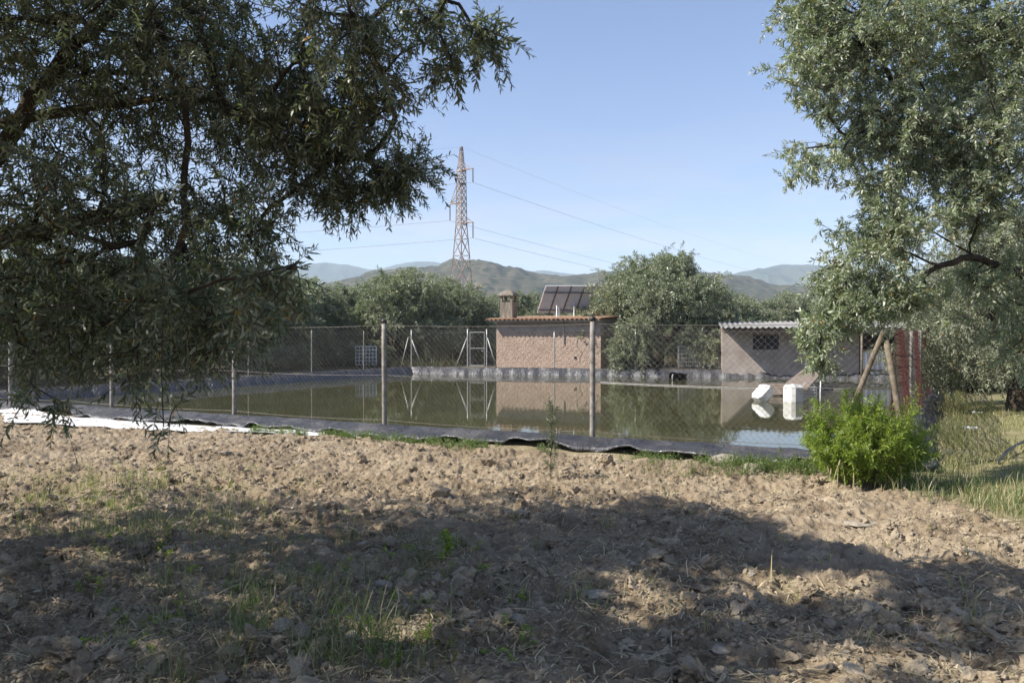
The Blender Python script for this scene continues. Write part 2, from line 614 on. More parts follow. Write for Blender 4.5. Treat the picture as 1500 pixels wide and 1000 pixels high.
def fence(label, P, zt, zb, posts, rad, cap=False, wires=(1.,), mat='post', cell=.105, wr=.0017, lean=.0, h=None):
    """P: list of 2-D fence corners; posts: list of (2-D point, top height)"""
    root = thing('chain_link_fence', label, 'fence', (P[0][0], P[0][1], zb))
    rg = np.random.default_rng(len(label))
    for p, top in posts:
        mb = MB()
        lx, ly = rg.normal(0, lean, 2)
        z = np.linspace(zb - .35, top, 6)
        f = (z - zb)[:, None]
        mb.tube(np.stack([p[0] + lx * f[:, 0], p[1] + ly * f[:, 0], z], -1), rad * (1 + .06 * rg.normal(size=6)), 10)
        po = mb.build('post', M[mat], root, True)
        if cap:
            c = np.array([p[0] + lx * (top - zb), p[1] + ly * (top - zb), top])
            MB().tube([c + [0, 0, -.05], c + [0, 0, .0], c + [0, 0, .022], c + [0, 0, .035]], [rad * 1.15, rad * 1.18, rad * .95, rad * .3], 12).build('post_cap', M['postcap'], po, True)
    mb = MB()
    for a, b in zip(P[:-1], P[1:]):
        chainlink(mb, a, b, zb + .02, zt - zb - .04, cell, wr)
    mb.build('wire_mesh', M['wire'], root)
    mb = MB()
    for a, b in zip(P[:-1], P[1:]):
        L = np.linalg.norm(np.array(b) - np.array(a))
        k = max(1, int(L / 4.2))
        for w in wires:
            for i in range(k):
                p = np.array(a) + (np.array(b) - np.array(a)) * i / k
                q = np.array(a) + (np.array(b) - np.array(a)) * (i + 1) / k
                sagwire(mb, [p[0], p[1], zb + (zt - zb) * w], [q[0], q[1], zb + (zt - zb) * w], .004, .035)
    mb.build('strand_wire', M['wire'], root)
    return root


# near fence follows three measured posts
Q0, Q1, Q2 = np.array([1.36, 13.45]), np.array([-2.46, 15.35]), np.array([-6.0, 17.2])
dq = (Q0 - Q2) / np.linalg.norm(Q0 - Q2)
nearP = [Q2 - dq * 11.2, Q2, Q1, Q0, np.array([5.55, 11.55])]
posts = [(Q0, 2.13), (Q1, 2.12), (Q2, 1.93), (Q2 - dq * 4.0, 2.05), (Q2 - dq * 8, 2.05)]
nf = fence('chain link fence with capped posts standing on the near rim of the pond', nearP, 2.03, RIM - .02, posts, .047, True, (1., .5, .05), lean=.006)
corner = np.array([5.55, 11.55])
# leaning corner pole and its diagonal brace
top = np.array([5.42, 11.6, 1.92])
MB().tube([[5.72, 11.55, -.2], [5.64, 11.56, .6], [5.53, 11.58, 1.3], top], [.05, .048, .045, .04], 10).build('corner_post', M['wood'], nf, True)
MB().tube([at(1243, 612, 11.9), at(1262, 565, 11.85), at(1280, 520, 11.75), top + [-.03, -.06, -.02]], [.042, .042, .04, .038], 10).build('brace', M['wood'], nf, True)

lt = (FLc - NLc) / np.linalg.norm(FLc - NLc)
ln = np.array([-lt[1], lt[0]])
la, lb = nearP[0], FLc + ln * .35 + lt * .3
L = np.linalg.norm(lb - la)
lp = [(la + (lb - la) * t, 2.05) for t in np.linspace(0, 1, 7)[:-1]]
fence('chain link fence along the shaded bank under dense olive trees', [la, lb], 2.05, .1, lp, .028, False, (1., .93), cell=.13, wr=.0013)

ft = (FRc - FLc) / np.linalg.norm(FRc - FLc)
fn = np.array([-ft[1], ft[0]])
fa = FLc + fn * .3


def onfar(px, o=.3):          # point of the far fence line seen in column px
    k = (px - 750) / F
    p0 = FLc + fn * o
    t = (k * p0[1] - p0[0]) / (ft[0] - k * ft[1])
    return p0 + ft * t


g1, g2 = onfar(685), onfar(713)
fb = FRc + fn * .3 + ft * .2
ff = fence('chain link fence across the far rim in front of the hut and the open shed', [fa, g1], 2.1, .1, [(fa, 2.1), (g1, 2.15), (g2, 2.15), (onfar(812), 2.0), (onfar(931), 2.12), (onfar(1062), 2.05), (onfar(1200), 2.05), (fb, 2.05)], .034, False, (1., .93), 'steel', .12, .0017)
mb = MB()
chainlink(mb, g2, fb, .12, 1.9, .12, .0017)
mb.build('wire_mesh', M['wire'], ff)
mb = MB()
for w in (2.08, 1.95):
    sagwire(mb, [*g2, w], [*onfar(931), w - .02], .004, .05)
    sagwire(mb, [*onfar(931), w - .02], [*fb, w - .05], .004, .05)
    sagwire(mb, [*g1, w + .02], [*g2, w + .02], .004, .0)
mb.build('strand_wire', M['wire'], ff)
for p, q in ((587, 598), (619, 602), (667, 684), (728, 714)):
    a, b = onfar(p), onfar(q)
    MB().tube([[*a, .05], [*b, 1.68]], .028, 8).build('brace', M['steel'], ff, True)

gt = thing('metal_gate', 'narrow steel frame gate with a single crossbar in the far fence', 'gate', (*g1, .15))
ga, gb = g1 + ft * .13, g2 - ft * .13
mb = MB()
for p in (ga, gb):
    mb.bar([*p, .2], [*p, 2.0], .045)
for z in (.22, 1.98):
    mb.bar([*ga, z], [*gb, z], .045)
mb.build('gate_frame', M['steel'], gt)
MB().bar([*ga, 1.13], [*gb, 1.13], .04).build('crossbar', M['steel'], gt)
mb = MB()
chainlink(mb, ga, gb, .24, 1.72, .1, .0018)
mb.build('wire_mesh', M['wire'], gt)
MB().bar([*(gb - ft * .02 - fn * .03), 1.0], [*(gb - ft * .16 - fn * .03), 1.0], .03).build('latch', M['steel'], gt)

rt = (FRc - NRc) / np.linalg.norm(FRc - NRc)
ra_, rb_ = corner, FRc + np.array([.15, .1])
rp = [(corner + (np.array([7.47, 14.9]) - corner) * 1.0, 1.92)] + [(corner + (rb_ - corner) * t, 1.95) for t in (.28, .42, .56, .70, .85)]
rf = fence('chain link fence hung with red netting beside the grassy path', [ra_, rb_], 1.95, .1, rp, .034, False, (1.,), cell=.12, wr=.002)


def make_net():
    mb = MB()
    rg = np.random.default_rng(4)
    L = np.linalg.norm(rb_ - ra_)
    t = (rb_ - ra_) / L
    n = np.array([-t[1], t[0]])
    for lay, off in ((0, .02),):
        u = np.linspace(.05, L - .1, 190)
        ph = rg.uniform(0, 6)
        for z in np.arange(.12, 1.92, .048):
            ph = rg.uniform(0, 6)
            zz = z + rg.normal(0, .014) + .022 * np.sin(u * 2.2 + ph) + .016 * np.sin(u * rg.uniform(3.5, 6) + ph * 3)
            o = off + .05 * np.sin(u * 1.3 + z * 2 + lay) + .02 * np.sin(u * 4 + z * 5)
            p = np.stack([ra_[0] + t[0] * u + n[0] * o, ra_[1] + t[1] * u + n[1] * o, zz], -1)
            mb.wires(p[:-1], p[1:], .0078)
        z = np.linspace(.1, 1.92, 14)
        for uu in np.arange(.05, L - .1, .075):
            o = off + .05 * np.sin(uu * 1.3 + z * 2 + lay) + .02 * np.sin(uu * 4 + z * 5)
            p = np.stack([ra_[0] + t[0] * uu + n[0] * o, ra_[1] + t[1] * uu + n[1] * o, z], -1)
            mb.wires(p[:-1], p[1:], .005)
    mb.build('netting', M['net'], rf)


make_net()


# ------------------------------------------------------------------ pump house
def stucco():
    m, nt, out = newmat('rough_render')
    v = objco(nt)
    vo = N(nt, 'ShaderNodeTexVoronoi', {'Vector': N(nt, 'ShaderNodeVectorMath', {0: v, 1: N(nt, 'ShaderNodeVectorMath', {0: N(nt, 'ShaderNodeTexNoise', {'Vector': v, 'Scale': 3.0}).outputs[1], 1: (.35, .35, .35)}, operation='MULTIPLY').outputs[0]}, operation='ADD').outputs[0], 'Scale': 13.}, feature='SMOOTH_F1')
    col = ramp(nt, noise(nt, v, 2.2, 6, .65), [(.3, (.35, .265, .21)), (.55, (.435, .335, .27)), (.75, (.50, .40, .33))])
    dk = ramp(nt, vo.outputs[0], [(.2, (1, 1, 1)), (.75, (.78, .74, .7))])
    col = mixc(nt, 1., col, dk, 'MULTIPLY')
    b = N(nt, 'ShaderNodeBsdfPrincipled', {'Base Color': col, 'Roughness': .92, 'Specular IOR Level': .15})
    bn = N(nt, 'ShaderNodeBump', {'Strength': 1., 'Distance': .035, 'Height': vo.outputs[0]})
    bn.invert = True
    bn2 = N(nt, 'ShaderNodeBump', {'Strength': .5, 'Distance': .02, 'Height': noise(nt, v, 14, 4, .6), 'Normal': bn.outputs[0]})
    nt.links.new(bn2.outputs[0], b.inputs['Normal'])
    nt.links.new(b.outputs[0], out.inputs[0])
    return m


M['stucco'] = stucco()
M['plaster'] = simple('grey_plaster', [(.3, (.30, .25, .22)), (.55, (.38, .33, .29)), (.75, (.45, .4, .36))], 2.5, .9, .3, 20)
M['block'] = simple('block_wall', [(.3, (.25, .205, .175)), (.5, (.35, .295, .255)), (.75, (.44, .385, .34))], 1.6, .9, .4, 18)
M['chimney'] = simple('stained_chimney', [(.3, (.10, .08, .055)), (.5, (.18, .152, .115)), (.72, (.28, .25, .21))], 4, .9, .4, 20, stretch=(2.5, 2.5, .5))
M['tile'] = simple('terracotta_tile', [(.3, (.25, .13, .075)), (.48, (.42, .24, .14)), (.68, (.58, .41, .27))], 2.2, .8, .2, 30)
M['sheet'] = simple('fibre_cement', [(.3, (.15, .148, .14)), (.55, (.235, .23, .22)), (.75, (.33, .32, .31))], 2, .9, .2, 30)
M['dark'] = simple('dark_opening', [(.3, (.012, .011, .01)), (.7, (.03, .028, .026))], 3, .8)
M['panelback'] = simple('panel_back', [(.3, (.27, .35, .45)), (.7, (.33, .41, .52))], 4, .7)
M['panelframe'] = simple('panel_frame', [(.3, (.06, .055, .055)), (.7, (.11, .10, .10))], 4, .6)
M['cell'] = simple('solar_cell', [(.3, (.01, .014, .035)), (.7, (.02, .028, .06))], 4, .15)
M['alu'] = simple('aluminium', [(.3, (.55, .55, .55)), (.7, (.68, .68, .68))], 4, .4, metal=.5)


def corrug(mb, o, u, v, lu, lv, up, per, amp, th=.02, half=False, nper=8):
    """corrugated sheet: o corner, u across the waves (length lu), v along them (length lv)"""
    o, u, v, up = (np.array(k, float) for k in (o, u, v, up))
    n = max(8, int(lu / per * nper))
    s = np.linspace(0, lu, n)
    w = amp * np.abs(np.sin(s / per * math.pi)) if half else amp * .5 * (1 + np.sin(s / per * 2 * math.pi))
    k = np.linspace(0, lv, 9)
    top_ = o + s[:, None, None] * u + k[None, :, None] * v + (w[:, None, None] + th) * up
    bot = o + s[:, None, None] * u + k[None, :, None] * v + w[:, None, None] * up
    mb.grid(top_)
    mb.grid(bot[:, ::-1])
    for j in (0, -1):
        e = np.stack([bot[:, j], top_[:, j]], 1)
        mb.grid(e if j == 0 else e[:, ::-1])
    for j in (0, -1):
        e = np.stack([bot[j], top_[j]], 1)
        mb.grid(e)


def make_house():
    d = 44.3
    A = np.array([(727 - 750) / F * d, d])
    th = R(-24)
    u = np.array([math.cos(th), math.sin(th)])
    w = np.array([-u[1], u[0]])          # away from us
    k = (880 - 750) / F
    Lw = (k * A[1] - A[0]) / (u[0] - k * u[1])
    D = 5.2
    root = thing('pump_house', 'small pink rendered hut with clay tile roof and chimney beyond the pond', 'hut', (*A, 0))
    H = 2.62
    P = lambda a, b, z: np.array([*(A + u * a + w * b), z])
    mb = MB()
    hb = H - .62
    mb.hexa([P(0, 0, -.2), P(Lw, 0, -.2), P(Lw, D, -.2), P(0, D, -.2), P(0, 0, hb), P(Lw, 0, hb), P(Lw, D, hb), P(0, D, hb)])
    wall = mb.build('wall', M['stucco'], root)
    mb = MB()
    e = -.012
    mb.hexa([P(-e, -e, hb), P(Lw + e, -e, hb), P(Lw + e, D + e, hb), P(-e, D + e, hb), P(-e, -e, H), P(Lw + e, -e, H), P(Lw + e, D + e, H + .22), P(-e, D + e, H + .22)])
    mb.build('upper_wall_band', M['plaster'], root)
    c = P(4.65, -.012, .62)
    MB().tube([c + [0, 0.05, 0], c + [0, -.03, 0]], .075, 12).build('drain_hole', M['dark'], wall)
    crk = [P(4.9 + .3 * math.sin(z * 3) * (z > .7) + .45 * max(0, z - 1.2), -.006, z) for z in np.linspace(.35, 1.85, 10)]
    MB().tube(crk, .012, 5).build('wall_crack', M['panelframe'], wall)  # dark raised tube drawn for the crack in the wall
    vdir = np.array([*(w * math.cos(R(2.6))), math.sin(R(2.6))])
    up = np.cross(np.array([*u, 0]), vdir)
    mb = MB()
    o = P(-.38, -.62, H + .02 - .62 * math.tan(R(2.6)))
    corrug(mb, o, [*u, 0], vdir, Lw + .6, D + 1., up, .26, .105, .025, True)
    roof = mb.build('roof', M['tile'], root)
    MB().bar(P(-.3, -.5, H - .035), P(Lw + .15, -.5, H - .035), .05, .06).build('eave_board', M['plaster'], root)
    # chimney
    cx, cy = .62, .28
    ch = H + .08
    mb = MB()
    mb.box(P(cx, cy, ch + .45), (.74, .66, .98), th)
    cho = mb.build('chimney', M['chimney'], root)
    mb = MB()
    for sx in (-1, 1):
        for sy in (-1, 1):
            q = P(cx + sx * .3, cy + sy * .26, ch + .94 + .17)
            mb.box(q, (.13, .13, .34), th)
    mb.box(P(cx, cy, ch + .94 + .05), (.44, .38, .10), th)
    mb.build('chimney_vent', M['chimney'], cho)
    mb = MB()
    rings = []
    for f, zz in ((1., 0), (1.02, .06), (.9, .13), (.62, .25), (.25, .33), (.02, .35)):
        rings.append([P(cx + sx * .46 * f, cy + sy * .42 * f, ch + 1.28 + zz) for sx, sy in ((-1, -1), (0, -1.04), (1, -1), (1.04, 0), (1, 1), (0, 1.04), (-1, 1), (-1.04, 0), (-1, -1))])
    mb.grid(np.array(rings).transpose(0, 1, 2)[:, ::-1][:, ::-1])
    mb.box(P(cx, cy, ch + 1.275), (.9, .82, .02), th)
    mb.build('chimney_cap', M['chimney'], cho)
    MB().tube([P(4.0, -.05, 1.35), P(4.0, -.06, 2.1), P(3.96, -.1, 2.5), P(3.95, -.55, 2.68), P(3.94, -.58, 3.3)], .03, 7).build('service_pipe', M['pipe'], root)
    # solar panel
    b0, b1, t1, t0 = at(787, 458.5, 46.6), at(858, 458.5, 46.0), at(873, 418.5, 44.6), at(800, 418.5, 45.2)
    sp = thing('solar_panel', 'tilted solar panel array seen from behind on the hut roof', 'solar panel', (b0 + b1) / 2)
    nn = nrm(np.cross(b1 - b0, t0 - b0))
    if nn[1] < 0:
        nn = -nn          # faces away from us
    back = [b0, b1, t1, t0]
    MB().hexa([p for p in back] + [p + nn * .03 for p in back]).build('panel', M['panelback'], sp)
    ins = [b0 + (b1 - b0) * .005 + (t0 - b0) * .005, b1 + (t1 - b1) * .005 - (b1 - b0) * .005, t1 - (t1 - b1) * .005, t0 + (b0 - t0) * .005]
    MB().hexa([p + nn * .033 for p in ins] + [p + nn * .038 for p in ins]).build('cell_face', M['cell'], sp)
    S2 = lambda a, b: (b0 * (1 - a) + b1 * a) * (1 - b) + (t0 * (1 - a) + t1 * a) * b
    mb = MB()
    for a in (.25, .52, .78):
        mb.bar(S2(a, 0) - nn * .02, S2(a, 1) - nn * .02, .07, .04)
    for b in (.12, .76):
        mb.bar(S2(0, b) - nn * .045, S2(1, b) - nn * .045, .08, .05)
    mb.build('rail', M['panelframe'], sp)
    mb = MB()
    for p, q in ((b0, t0), (t0, t1), (t1, b1)):
        mb.bar(p, q, .05, .06)
    mb.build('edge_frame', M['alu'], sp)
    for a in (.33, .68):
        q = S2(a, .42) - nn * .05
        MB().tube([q, [q[0] - .05, q[1] - .6, 2.6]], .035, 7).build('support_leg', M['alu'], sp)


make_house()


def make_shed():
    d = 38.6
    A = np.array([(1058 - 750) / F * d, d])
    th = R(-12.5)
    u = np.array([math.cos(th), math.sin(th)])
    w = np.array([-u[1], u[0]])
    k = (1384 - 750) / F
    Lw = (k * A[1] - A[0]) / (u[0] - k * u[1])
    D, H = 3.4, 2.08
    P = lambda a, b, z: np.array([*(A + u * a + w * b), z])
    root = thing('farm_shed', 'low block shed with corrugated roof and dark openings behind the far rim', 'shed', (*A, 0))
    hol = [(1.42, 2.62), (3.42, 4.6)]
    z0, z1 = 1.12, 1.86
    xs = [0] + [v for h in hol for v in h] + [6.2]
    mb = MB()
    T = .2

    def blk(a, b, za, zb):
        mb.hexa([P(a, 0, za), P(b, 0, za), P(b, T, za), P(a, T, za), P(a, 0, zb), P(b, 0, zb), P(b, T, zb), P(a, T, zb)])
    blk(0, 6.2, -.2, z0)
    for a, b in zip(xs[0::2], xs[1::2]):
        blk(a, b, z0, z1)
    blk(0, 6.2, z1, H)
    for a, b in ((0, T), (Lw - T, Lw)):
        mb.hexa([P(a, T, -.2), P(b, T, -.2), P(b, D, -.2), P(a, D, -.2), P(a, T, H), P(b, T, H), P(b, D, H + .3), P(a, D, H + .3)])
    mb.hexa([P(0, D, -.2), P(Lw, D, -.2), P(Lw, D + T, -.2), P(0, D + T, -.2), P(0, D, H + .3), P(Lw, D, H + .3), P(Lw, D + T, H + .3), P(0, D + T, H + .3)])
    mb.build('wall', M['block'], root)
    for a, b in hol:
        m = MB()
        f = .045
        for p, q in ((P(a, .1, z0), P(a, .1, z1)), (P(b, .1, z0), P(b, .1, z1)), (P(a, .1, z0 + f / 2), P(b, .1, z0 + f / 2)), (P(a, .1, z1 - f / 2), P(b, .1, z1 - f / 2)), (P((a + b) / 2, .1, z0), P((a + b) / 2, .1, z1))):
            m.bar(p, q, f)
        wi = m.build('window', M['panelframe'], root)
        m = MB()
        m.hexa([P(a, .12, z0), P(b, .12, z0), P(b, .13, z0), P(a, .13, z0), P(a, .12, z1), P(b, .12, z1), P(b, .13, z1), P(a, .13, z1)])
        m.build('pane', M['cell'], wi)
    sl = R(4)
    vd = np.array([*(w * math.cos(sl)), math.sin(sl)])
    up = np.cross(np.array([*u, 0]), vd)
    mb = MB()
    corrug(mb, P(-.1, -1.15, H + .04 - 1.15 * math.tan(sl) + .09), [*u, 0], vd, Lw + .3, D + 1.6, up, .26, .07, .02)
    mb.build('roof', M['sheet'], root)
    m = MB()
    for z, b in ((H - .02, -.02), (H - .1, -1.0)):
        m.bar(P(-.05, b, z + .02), P(Lw + .05, b, z + .02), .07, .1)
    m.build('eave_beam', M['plank'], root)
    for a in (Lw - .1, Lw * .62):
        MB().tube([P(a, -1.0, -.2), P(a, -1.0, H - .1)], .05, 8).build('roof_post', M['wood'], root, True)
    mb = MB()
    corrug(mb, P(6.25, -.02, -.1), [*u, 0], [0, 0, 1], Lw - 6.3, 1.15, [-w[0], -w[1], 0], .24, .05, .01)
    mb.build('sheet_panel', M['alu'], root)
    mb = MB()
    for z in (.18, 1.12):
        mb.bar(P(6.2, -.12, z), P(Lw, -.12, z), .06, .1)
    mb.build('wall_rail', M['plank'], root)


make_shed()


# ------------------------------------------------------------------ things on and round the water
def rotm(ax, a):
    c, s = math.cos(a), math.sin(a)
    return np.array({'x': [[1, 0, 0], [0, c, -s], [0, s, c]], 'y': [[c, 0, s], [0, 1, 0], [-s, 0, c]]}[ax])


def wpt(px, py, z=WATER):
    d = (CZ - z) * F / (py - HY)
    return np.array([(px - 750) / F * d, d, z])


def container(label, p, sz, rot, tilt, grp='white plastic floats on the pond'):
    o = thing('plastic_float', label, 'float', p, grp)
    MB().bbox(p + [0, 0, sz[2] * .36], sz, rot, .09, tilt).build('body', M['white'], o)
    q = np.array(tilt) @ np.array([0, 0, sz[2] / 2]) if tilt is not None else np.array([0, 0, sz[2] / 2])
    c, s = math.cos(rot), math.sin(rot)
    q = np.array([c * q[0] - s * q[1], s * q[0] + c * q[1], q[2]])
    MB().tube([p + [0, 0, sz[2] * .36] + q * .98, p + [0, 0, sz[2] * .36] + q * 1.07], .07, 12).build('screw_lid', M['white'], o)


dF = 23.5
f1 = wpt(1118, 587)
container('white plastic float lying tilted on the water beside the slatted pallet', f1, (.42, .5, .60), R(20), rotm('y', R(48)))
f2 = wpt(1162, 588.5)
container('white block-shaped float standing upright against the brown ramp', f2, (.5, .5, .62), R(28), None)
pl = thing('pallet', 'brown slatted pallet floating between the two white floats', 'pallet', wpt(1140, 582))
pc = wpt(1138, 578)
mb = MB()
for k in range(7):
    mb.box(pc + [-.02 + .02 * k, -.55 + .2 * k, .06 + .045 * k], (.72, .13, .03), R(-6), rotm('x', R(12)))
mb.build('slats', M['plank'], pl)
mb = MB()
for x in (-.32, 0, .32):
    mb.bar(pc + [x - .02, -.6, 0.02], pc + [x + .08, .72, .31], .08, .07)
mb.build('bearer', M['plank'], pl)
ra, rb = at(1163, 570, 25.6), at(1192, 543, 32.5)
rw = nrm(np.cross(rb - ra, [0, 0, 1])) * .42
tn = np.array([0, 0, .05])
tag(MB().hexa([ra - rw, ra + rw, rb + rw, rb - rw, ra - rw + tn, ra + rw + tn, rb + rw + tn, rb - rw + tn]).build('ramp_board', M['plank']), 'brown board ramp leaning from the pallet up onto the far rim', 'ramp')
wc = wpt(1185, 584)
bk = thing('wire_basket', 'small white wire basket at the water beside the upright float', 'basket', wc)
mb = MB()
for z in np.linspace(.02, .38, 5):
    for a, b in (((-.2, -.15), (.2, -.15)), ((.2, -.15), (.2, .15)), ((.2, .15), (-.2, .15)), ((-.2, .15), (-.2, -.15))):
        mb.bar(wc + [*a, z], wc + [*b, z], .014)
for x in np.linspace(-.2, .2, 6):
    for y in (-.15, .15):
        mb.bar(wc + [x, y, .0], wc + [x, y, .4], .01)
mb.build('basket_frame', M['alu'], bk)
mb = MB()
hp = [wc + [.2 * math.cos(a), 0, .38 + .16 * math.sin(a)] for a in np.linspace(0, math.pi, 8)]
mb.tube(hp, .009, 5)
mb.build('handle', M['alu'], bk)
pp = wpt(1202, 586)
tag(MB().tube([pp + [0, 0, -.6], pp + [0, 0, .3], pp + [0.01, 0, .62]], [.022, .022, .02], 8).build('depth_pole', M['white'], None, True), 'thin pale pole standing in the water beside the wire basket', 'pole')
cr = wpt(990, 556)
cb = thing('plastic_crate', 'dark hollow plastic crate afloat near the far rim', 'crate', cr)
mb = MB()
w_ = .4
c0 = cr + [0, 0, .12]
tr_ = rotm('y', R(6))
for c, s in (((0, 0, -.2), (.82, .6, .03)), ((0, 0, .2), (.82, .6, .03)), ((.4, 0, 0), (.03, .6, .37)), ((-.4, 0, 0), (.03, .6, .37)), ((0, .285, 0), (.77, .03, .37)), ((.02, 0, 0), (.03, .54, .37))):
    mb.box(c0 + tr_ @ np.array(c), s, R(8), tr_)
mb.build('body', M['blackplastic'], cb)
MB().tube([c0 + tr_ @ np.array([-.2, -.31, -.12]), c0 + tr_ @ np.array([-.23, -.32, .02]), c0 + tr_ @ np.array([-.2, -.31, .14])], .03, 6).build('handle', M['pipe'], cb)
mb = MB()
t = np.linspace(0, 1, 40)[:, None]
A_, B_, C_ = wpt(880, 560.5), wpt(1060, 568), wpt(1245, 571)
pts = (1 - t) ** 2 * A_ + 2 * t * (1 - t) * (2 * B_ - (A_ + C_) / 2) + t * t * C_
pts[:, 2] = WATER + .018
mb.tube(pts, .016, 5)
tag(mb.build('float_rope', M['pipe'], None, True), 'thin pale rope stretched over the water toward the white floats', 'rope')


def ibc(label, c, rot):
    root = thing('wire_cage', label, 'tank cage', c, 'empty tank cages behind the pond')
    mb = MB()
    W, D, H = 1.15, 1.0, 1.05
    cs, sn = math.cos(rot), math.sin(rot)
    Q = lambda x, y, z: np.array([c[0] + cs * x - sn * y, c[1] + sn * x + cs * y, c[2] + .14 + z])
    cor = [(-W / 2, -D / 2), (W / 2, -D / 2), (W / 2, D / 2), (-W / 2, D / 2)]
    for z in np.linspace(0.02, H, 6):
        for a, b in zip(cor, cor[1:] + cor[:1]):
            mb.bar(Q(*a, z), Q(*b, z), .026)
    for a, b in zip(cor, cor[1:] + cor[:1]):
        for f in np.linspace(0, 1, 7)[:-1]:
            p = (a[0] + (b[0] - a[0]) * f, a[1] + (b[1] - a[1]) * f)
            mb.bar(Q(*p, 0), Q(*p, H + .01), .022)
    mb.build('cage', M['alu'], root)
    mb = MB()
    for x in (-.5, 0, .5):
        mb.bar(Q(x, -D / 2, -.06), Q(x, D / 2, -.06), .1, .12)
    mb.build('skid', M['plank'], root)


def gpt(px, d):
    x = (px - 750) / F * d
    return np.array([x, d, float(gz(x, d, False))])


ibc('bare wire tank cage under the olive trees past the corner of the bank', gpt(536, 45.5), R(12))
ibc('wire tank cage between the hut and the shed under the big olive', gpt(1010, 42.5), R(-8))


# ------------------------------------------------------------------ lattice pylon and lines
def make_pylon():
    d = 125.
    ax = np.array([(676 - 750) / F * d, d])
    rot = R(-41)
    e1 = np.array([math.cos(rot), math.sin(rot)])
    e2 = np.array([-e1[1], e1[0]])
    zy = lambda y: CZ + (HY - y) / F * d
    M['pyl'] = simple('pylon_steel', [(.3, (.20, .13, .10)), (.5, (.33, .25, .205)), (.7, (.48, .42, .36))], 1.2, .7, co='w')
    root = thing('lattice_pylon', 'tall rusty lattice pylon rising beyond the olive trees', 'pylon', (*ax, 0))
    prof = [(0, 3.6), (zy(410), 2.25), (zy(330), 1.2), (zy(250), .98), (zy(240), .62), (zy(216), .28)]
    zs_, ws_ = zip(*prof)
    W = lambda z: float(np.interp(z, zs_, ws_)) / 2
    C = lambda sx, sy, z: np.array([*(ax + e1 * sx * W(z) + e2 * sy * W(z)), z])
    zz = [0, 4.6, 8.4, 11.5, 14.2, 16.8, zy(330)]
    z = zz[-1]
    while z < zy(250) - .6:
        z += 1.05
        zz.append(z)
    zz += [zy(250), zy(240), zy(232), zy(224), zy(216)]
    cs = [(-1, -1), (1, -1), (1, 1), (-1, 1)]
    for sx, sy in cs:
        mb = MB()
        for a, b in zip(zz[:-1], zz[1:]):
            mb.bar(C(sx, sy, a), C(sx, sy, b), .15 if a < 19 else .12)
        mb.build('leg', M['pyl'], root)
    mb = MB()
    for a, b in zip(zz[:-1], zz[1:]):
        for (p, q) in zip(cs, cs[1:] + cs[:1]):
            mb.bar(C(*p, a), C(*q, b), .075)
            mb.bar(C(*q, a), C(*p, b), .075)
            if a > 10:
                mb.bar(C(*p, b), C(*q, b), .07)
    mb.build('lattice_bracing', M['pyl'], root)
    outp = []
    for y, sg, ln_, yi in ((250, 1, 2.5, 270.5), (297, -1, 2.55, 321), (327.5, 1, 2.5, 350.5)):
        z = zy(y) - (0 if sg > 0 else .0)
        tip = np.array([*(ax + e1 * sg * ln_), z])
        mb = MB()
        for s2 in (-1, 1):
            mb.bar(C(-sg, s2, z), tip, .13)
            mb.bar(C(sg, s2, z + .9), tip, .07)
        for f in (.45, .7):
            m0 = ax + e1 * sg * (W(z) + (ln_ - W(z)) * f)
            mb.bar([*(m0 - e2 * .3 * (1 - f)), z], [*(m0 + e2 * .3 * (1 - f)), z], .06)
        if sg < 0:
            mb.bar(C(sg, 1, z + 2.8), tip, .08)
            mb.bar(C(sg, -1, z + 2.8), tip, .08)
        arm = mb.build('cross_arm', M['pyl'], root)
        L_ = zy(y) - zy(yi)
        mb = MB()
        zr = np.linspace(0, 1, 22)
        rr = np.where(np.arange(22) % 2 == 0, .05, .12)
        mb.tube(np.stack([np.full(22, tip[0]), np.full(22, tip[1]), tip[2] - zr * L_], -1), rr, 8)
        mb.build('insulator', M['panelframe'], arm)
        outp.append(np.array([tip[0], tip[1], tip[2] - L_]))
    outp.append(np.array([*ax, zy(216)]))
    return outp


att = make_pylon()
M['cable'] = simple('line_cable', [(.3, (.16, .16, .18)), (.7, (.24, .24, .26))], 1, .6)
base = att[0]
descr = ['power line from the topmost arm of the pylon over the olive grove', 'power line from the stayed middle arm of the pylon', 'power line from the lowest arm of the pylon', 'faint earth wire from the tip of the pylon']
for k, p in enumerate(att):
    mb = MB()
    q = p + np.array([204., 297, 0])
    t = np.linspace(0, 1, 40)[:, None]
    for e, sag in ((q, 5.), (p + np.array([-190., -6, 0]), 4.5)):
        c = p * (1 - t) + e * t
        c[:, 2] -= 4 * sag * (t * (1 - t))[:, 0]
        mb.tube(c, .02 if k < 3 else .011, 4)
    tag(mb.build('power_line', M['cable']), descr[k], 'power line', 'overhead power lines')


# ------------------------------------------------------------------ hills
def hillmat(name, stops, sc, dots, dcol, dsc):
    m, nt, out = newmat(name)
    v = worldco(nt)
    col = ramp(nt, noise(nt, v, sc, 6, .65), stops)
    vo = N(nt, 'ShaderNodeTexVoronoi', {'Vector': v, 'Scale': dsc}).outputs[0]
    big = ramp(nt, noise(nt, v, sc * 1.7, 4, .6), [(.36, 0.), (.52, 1.)])
    dt = ramp(nt, vo, [(.32, 1.), (.55, 0.)])
    f = N(nt, 'ShaderNodeMath', {0: N(nt, 'ShaderNodeMath', {0: dt, 1: big}, operation='MULTIPLY').outputs[0], 1: dots}, operation='MULTIPLY').outputs[0]
    col = mixc(nt, f, col, dcol)
    b = N(nt, 'ShaderNodeBsdfPrincipled', {'Base Color': col, 'Roughness': .95, 'Specular IOR Level': .1})
    nt.links.new(b.outputs[0], out.inputs[0])
    return m


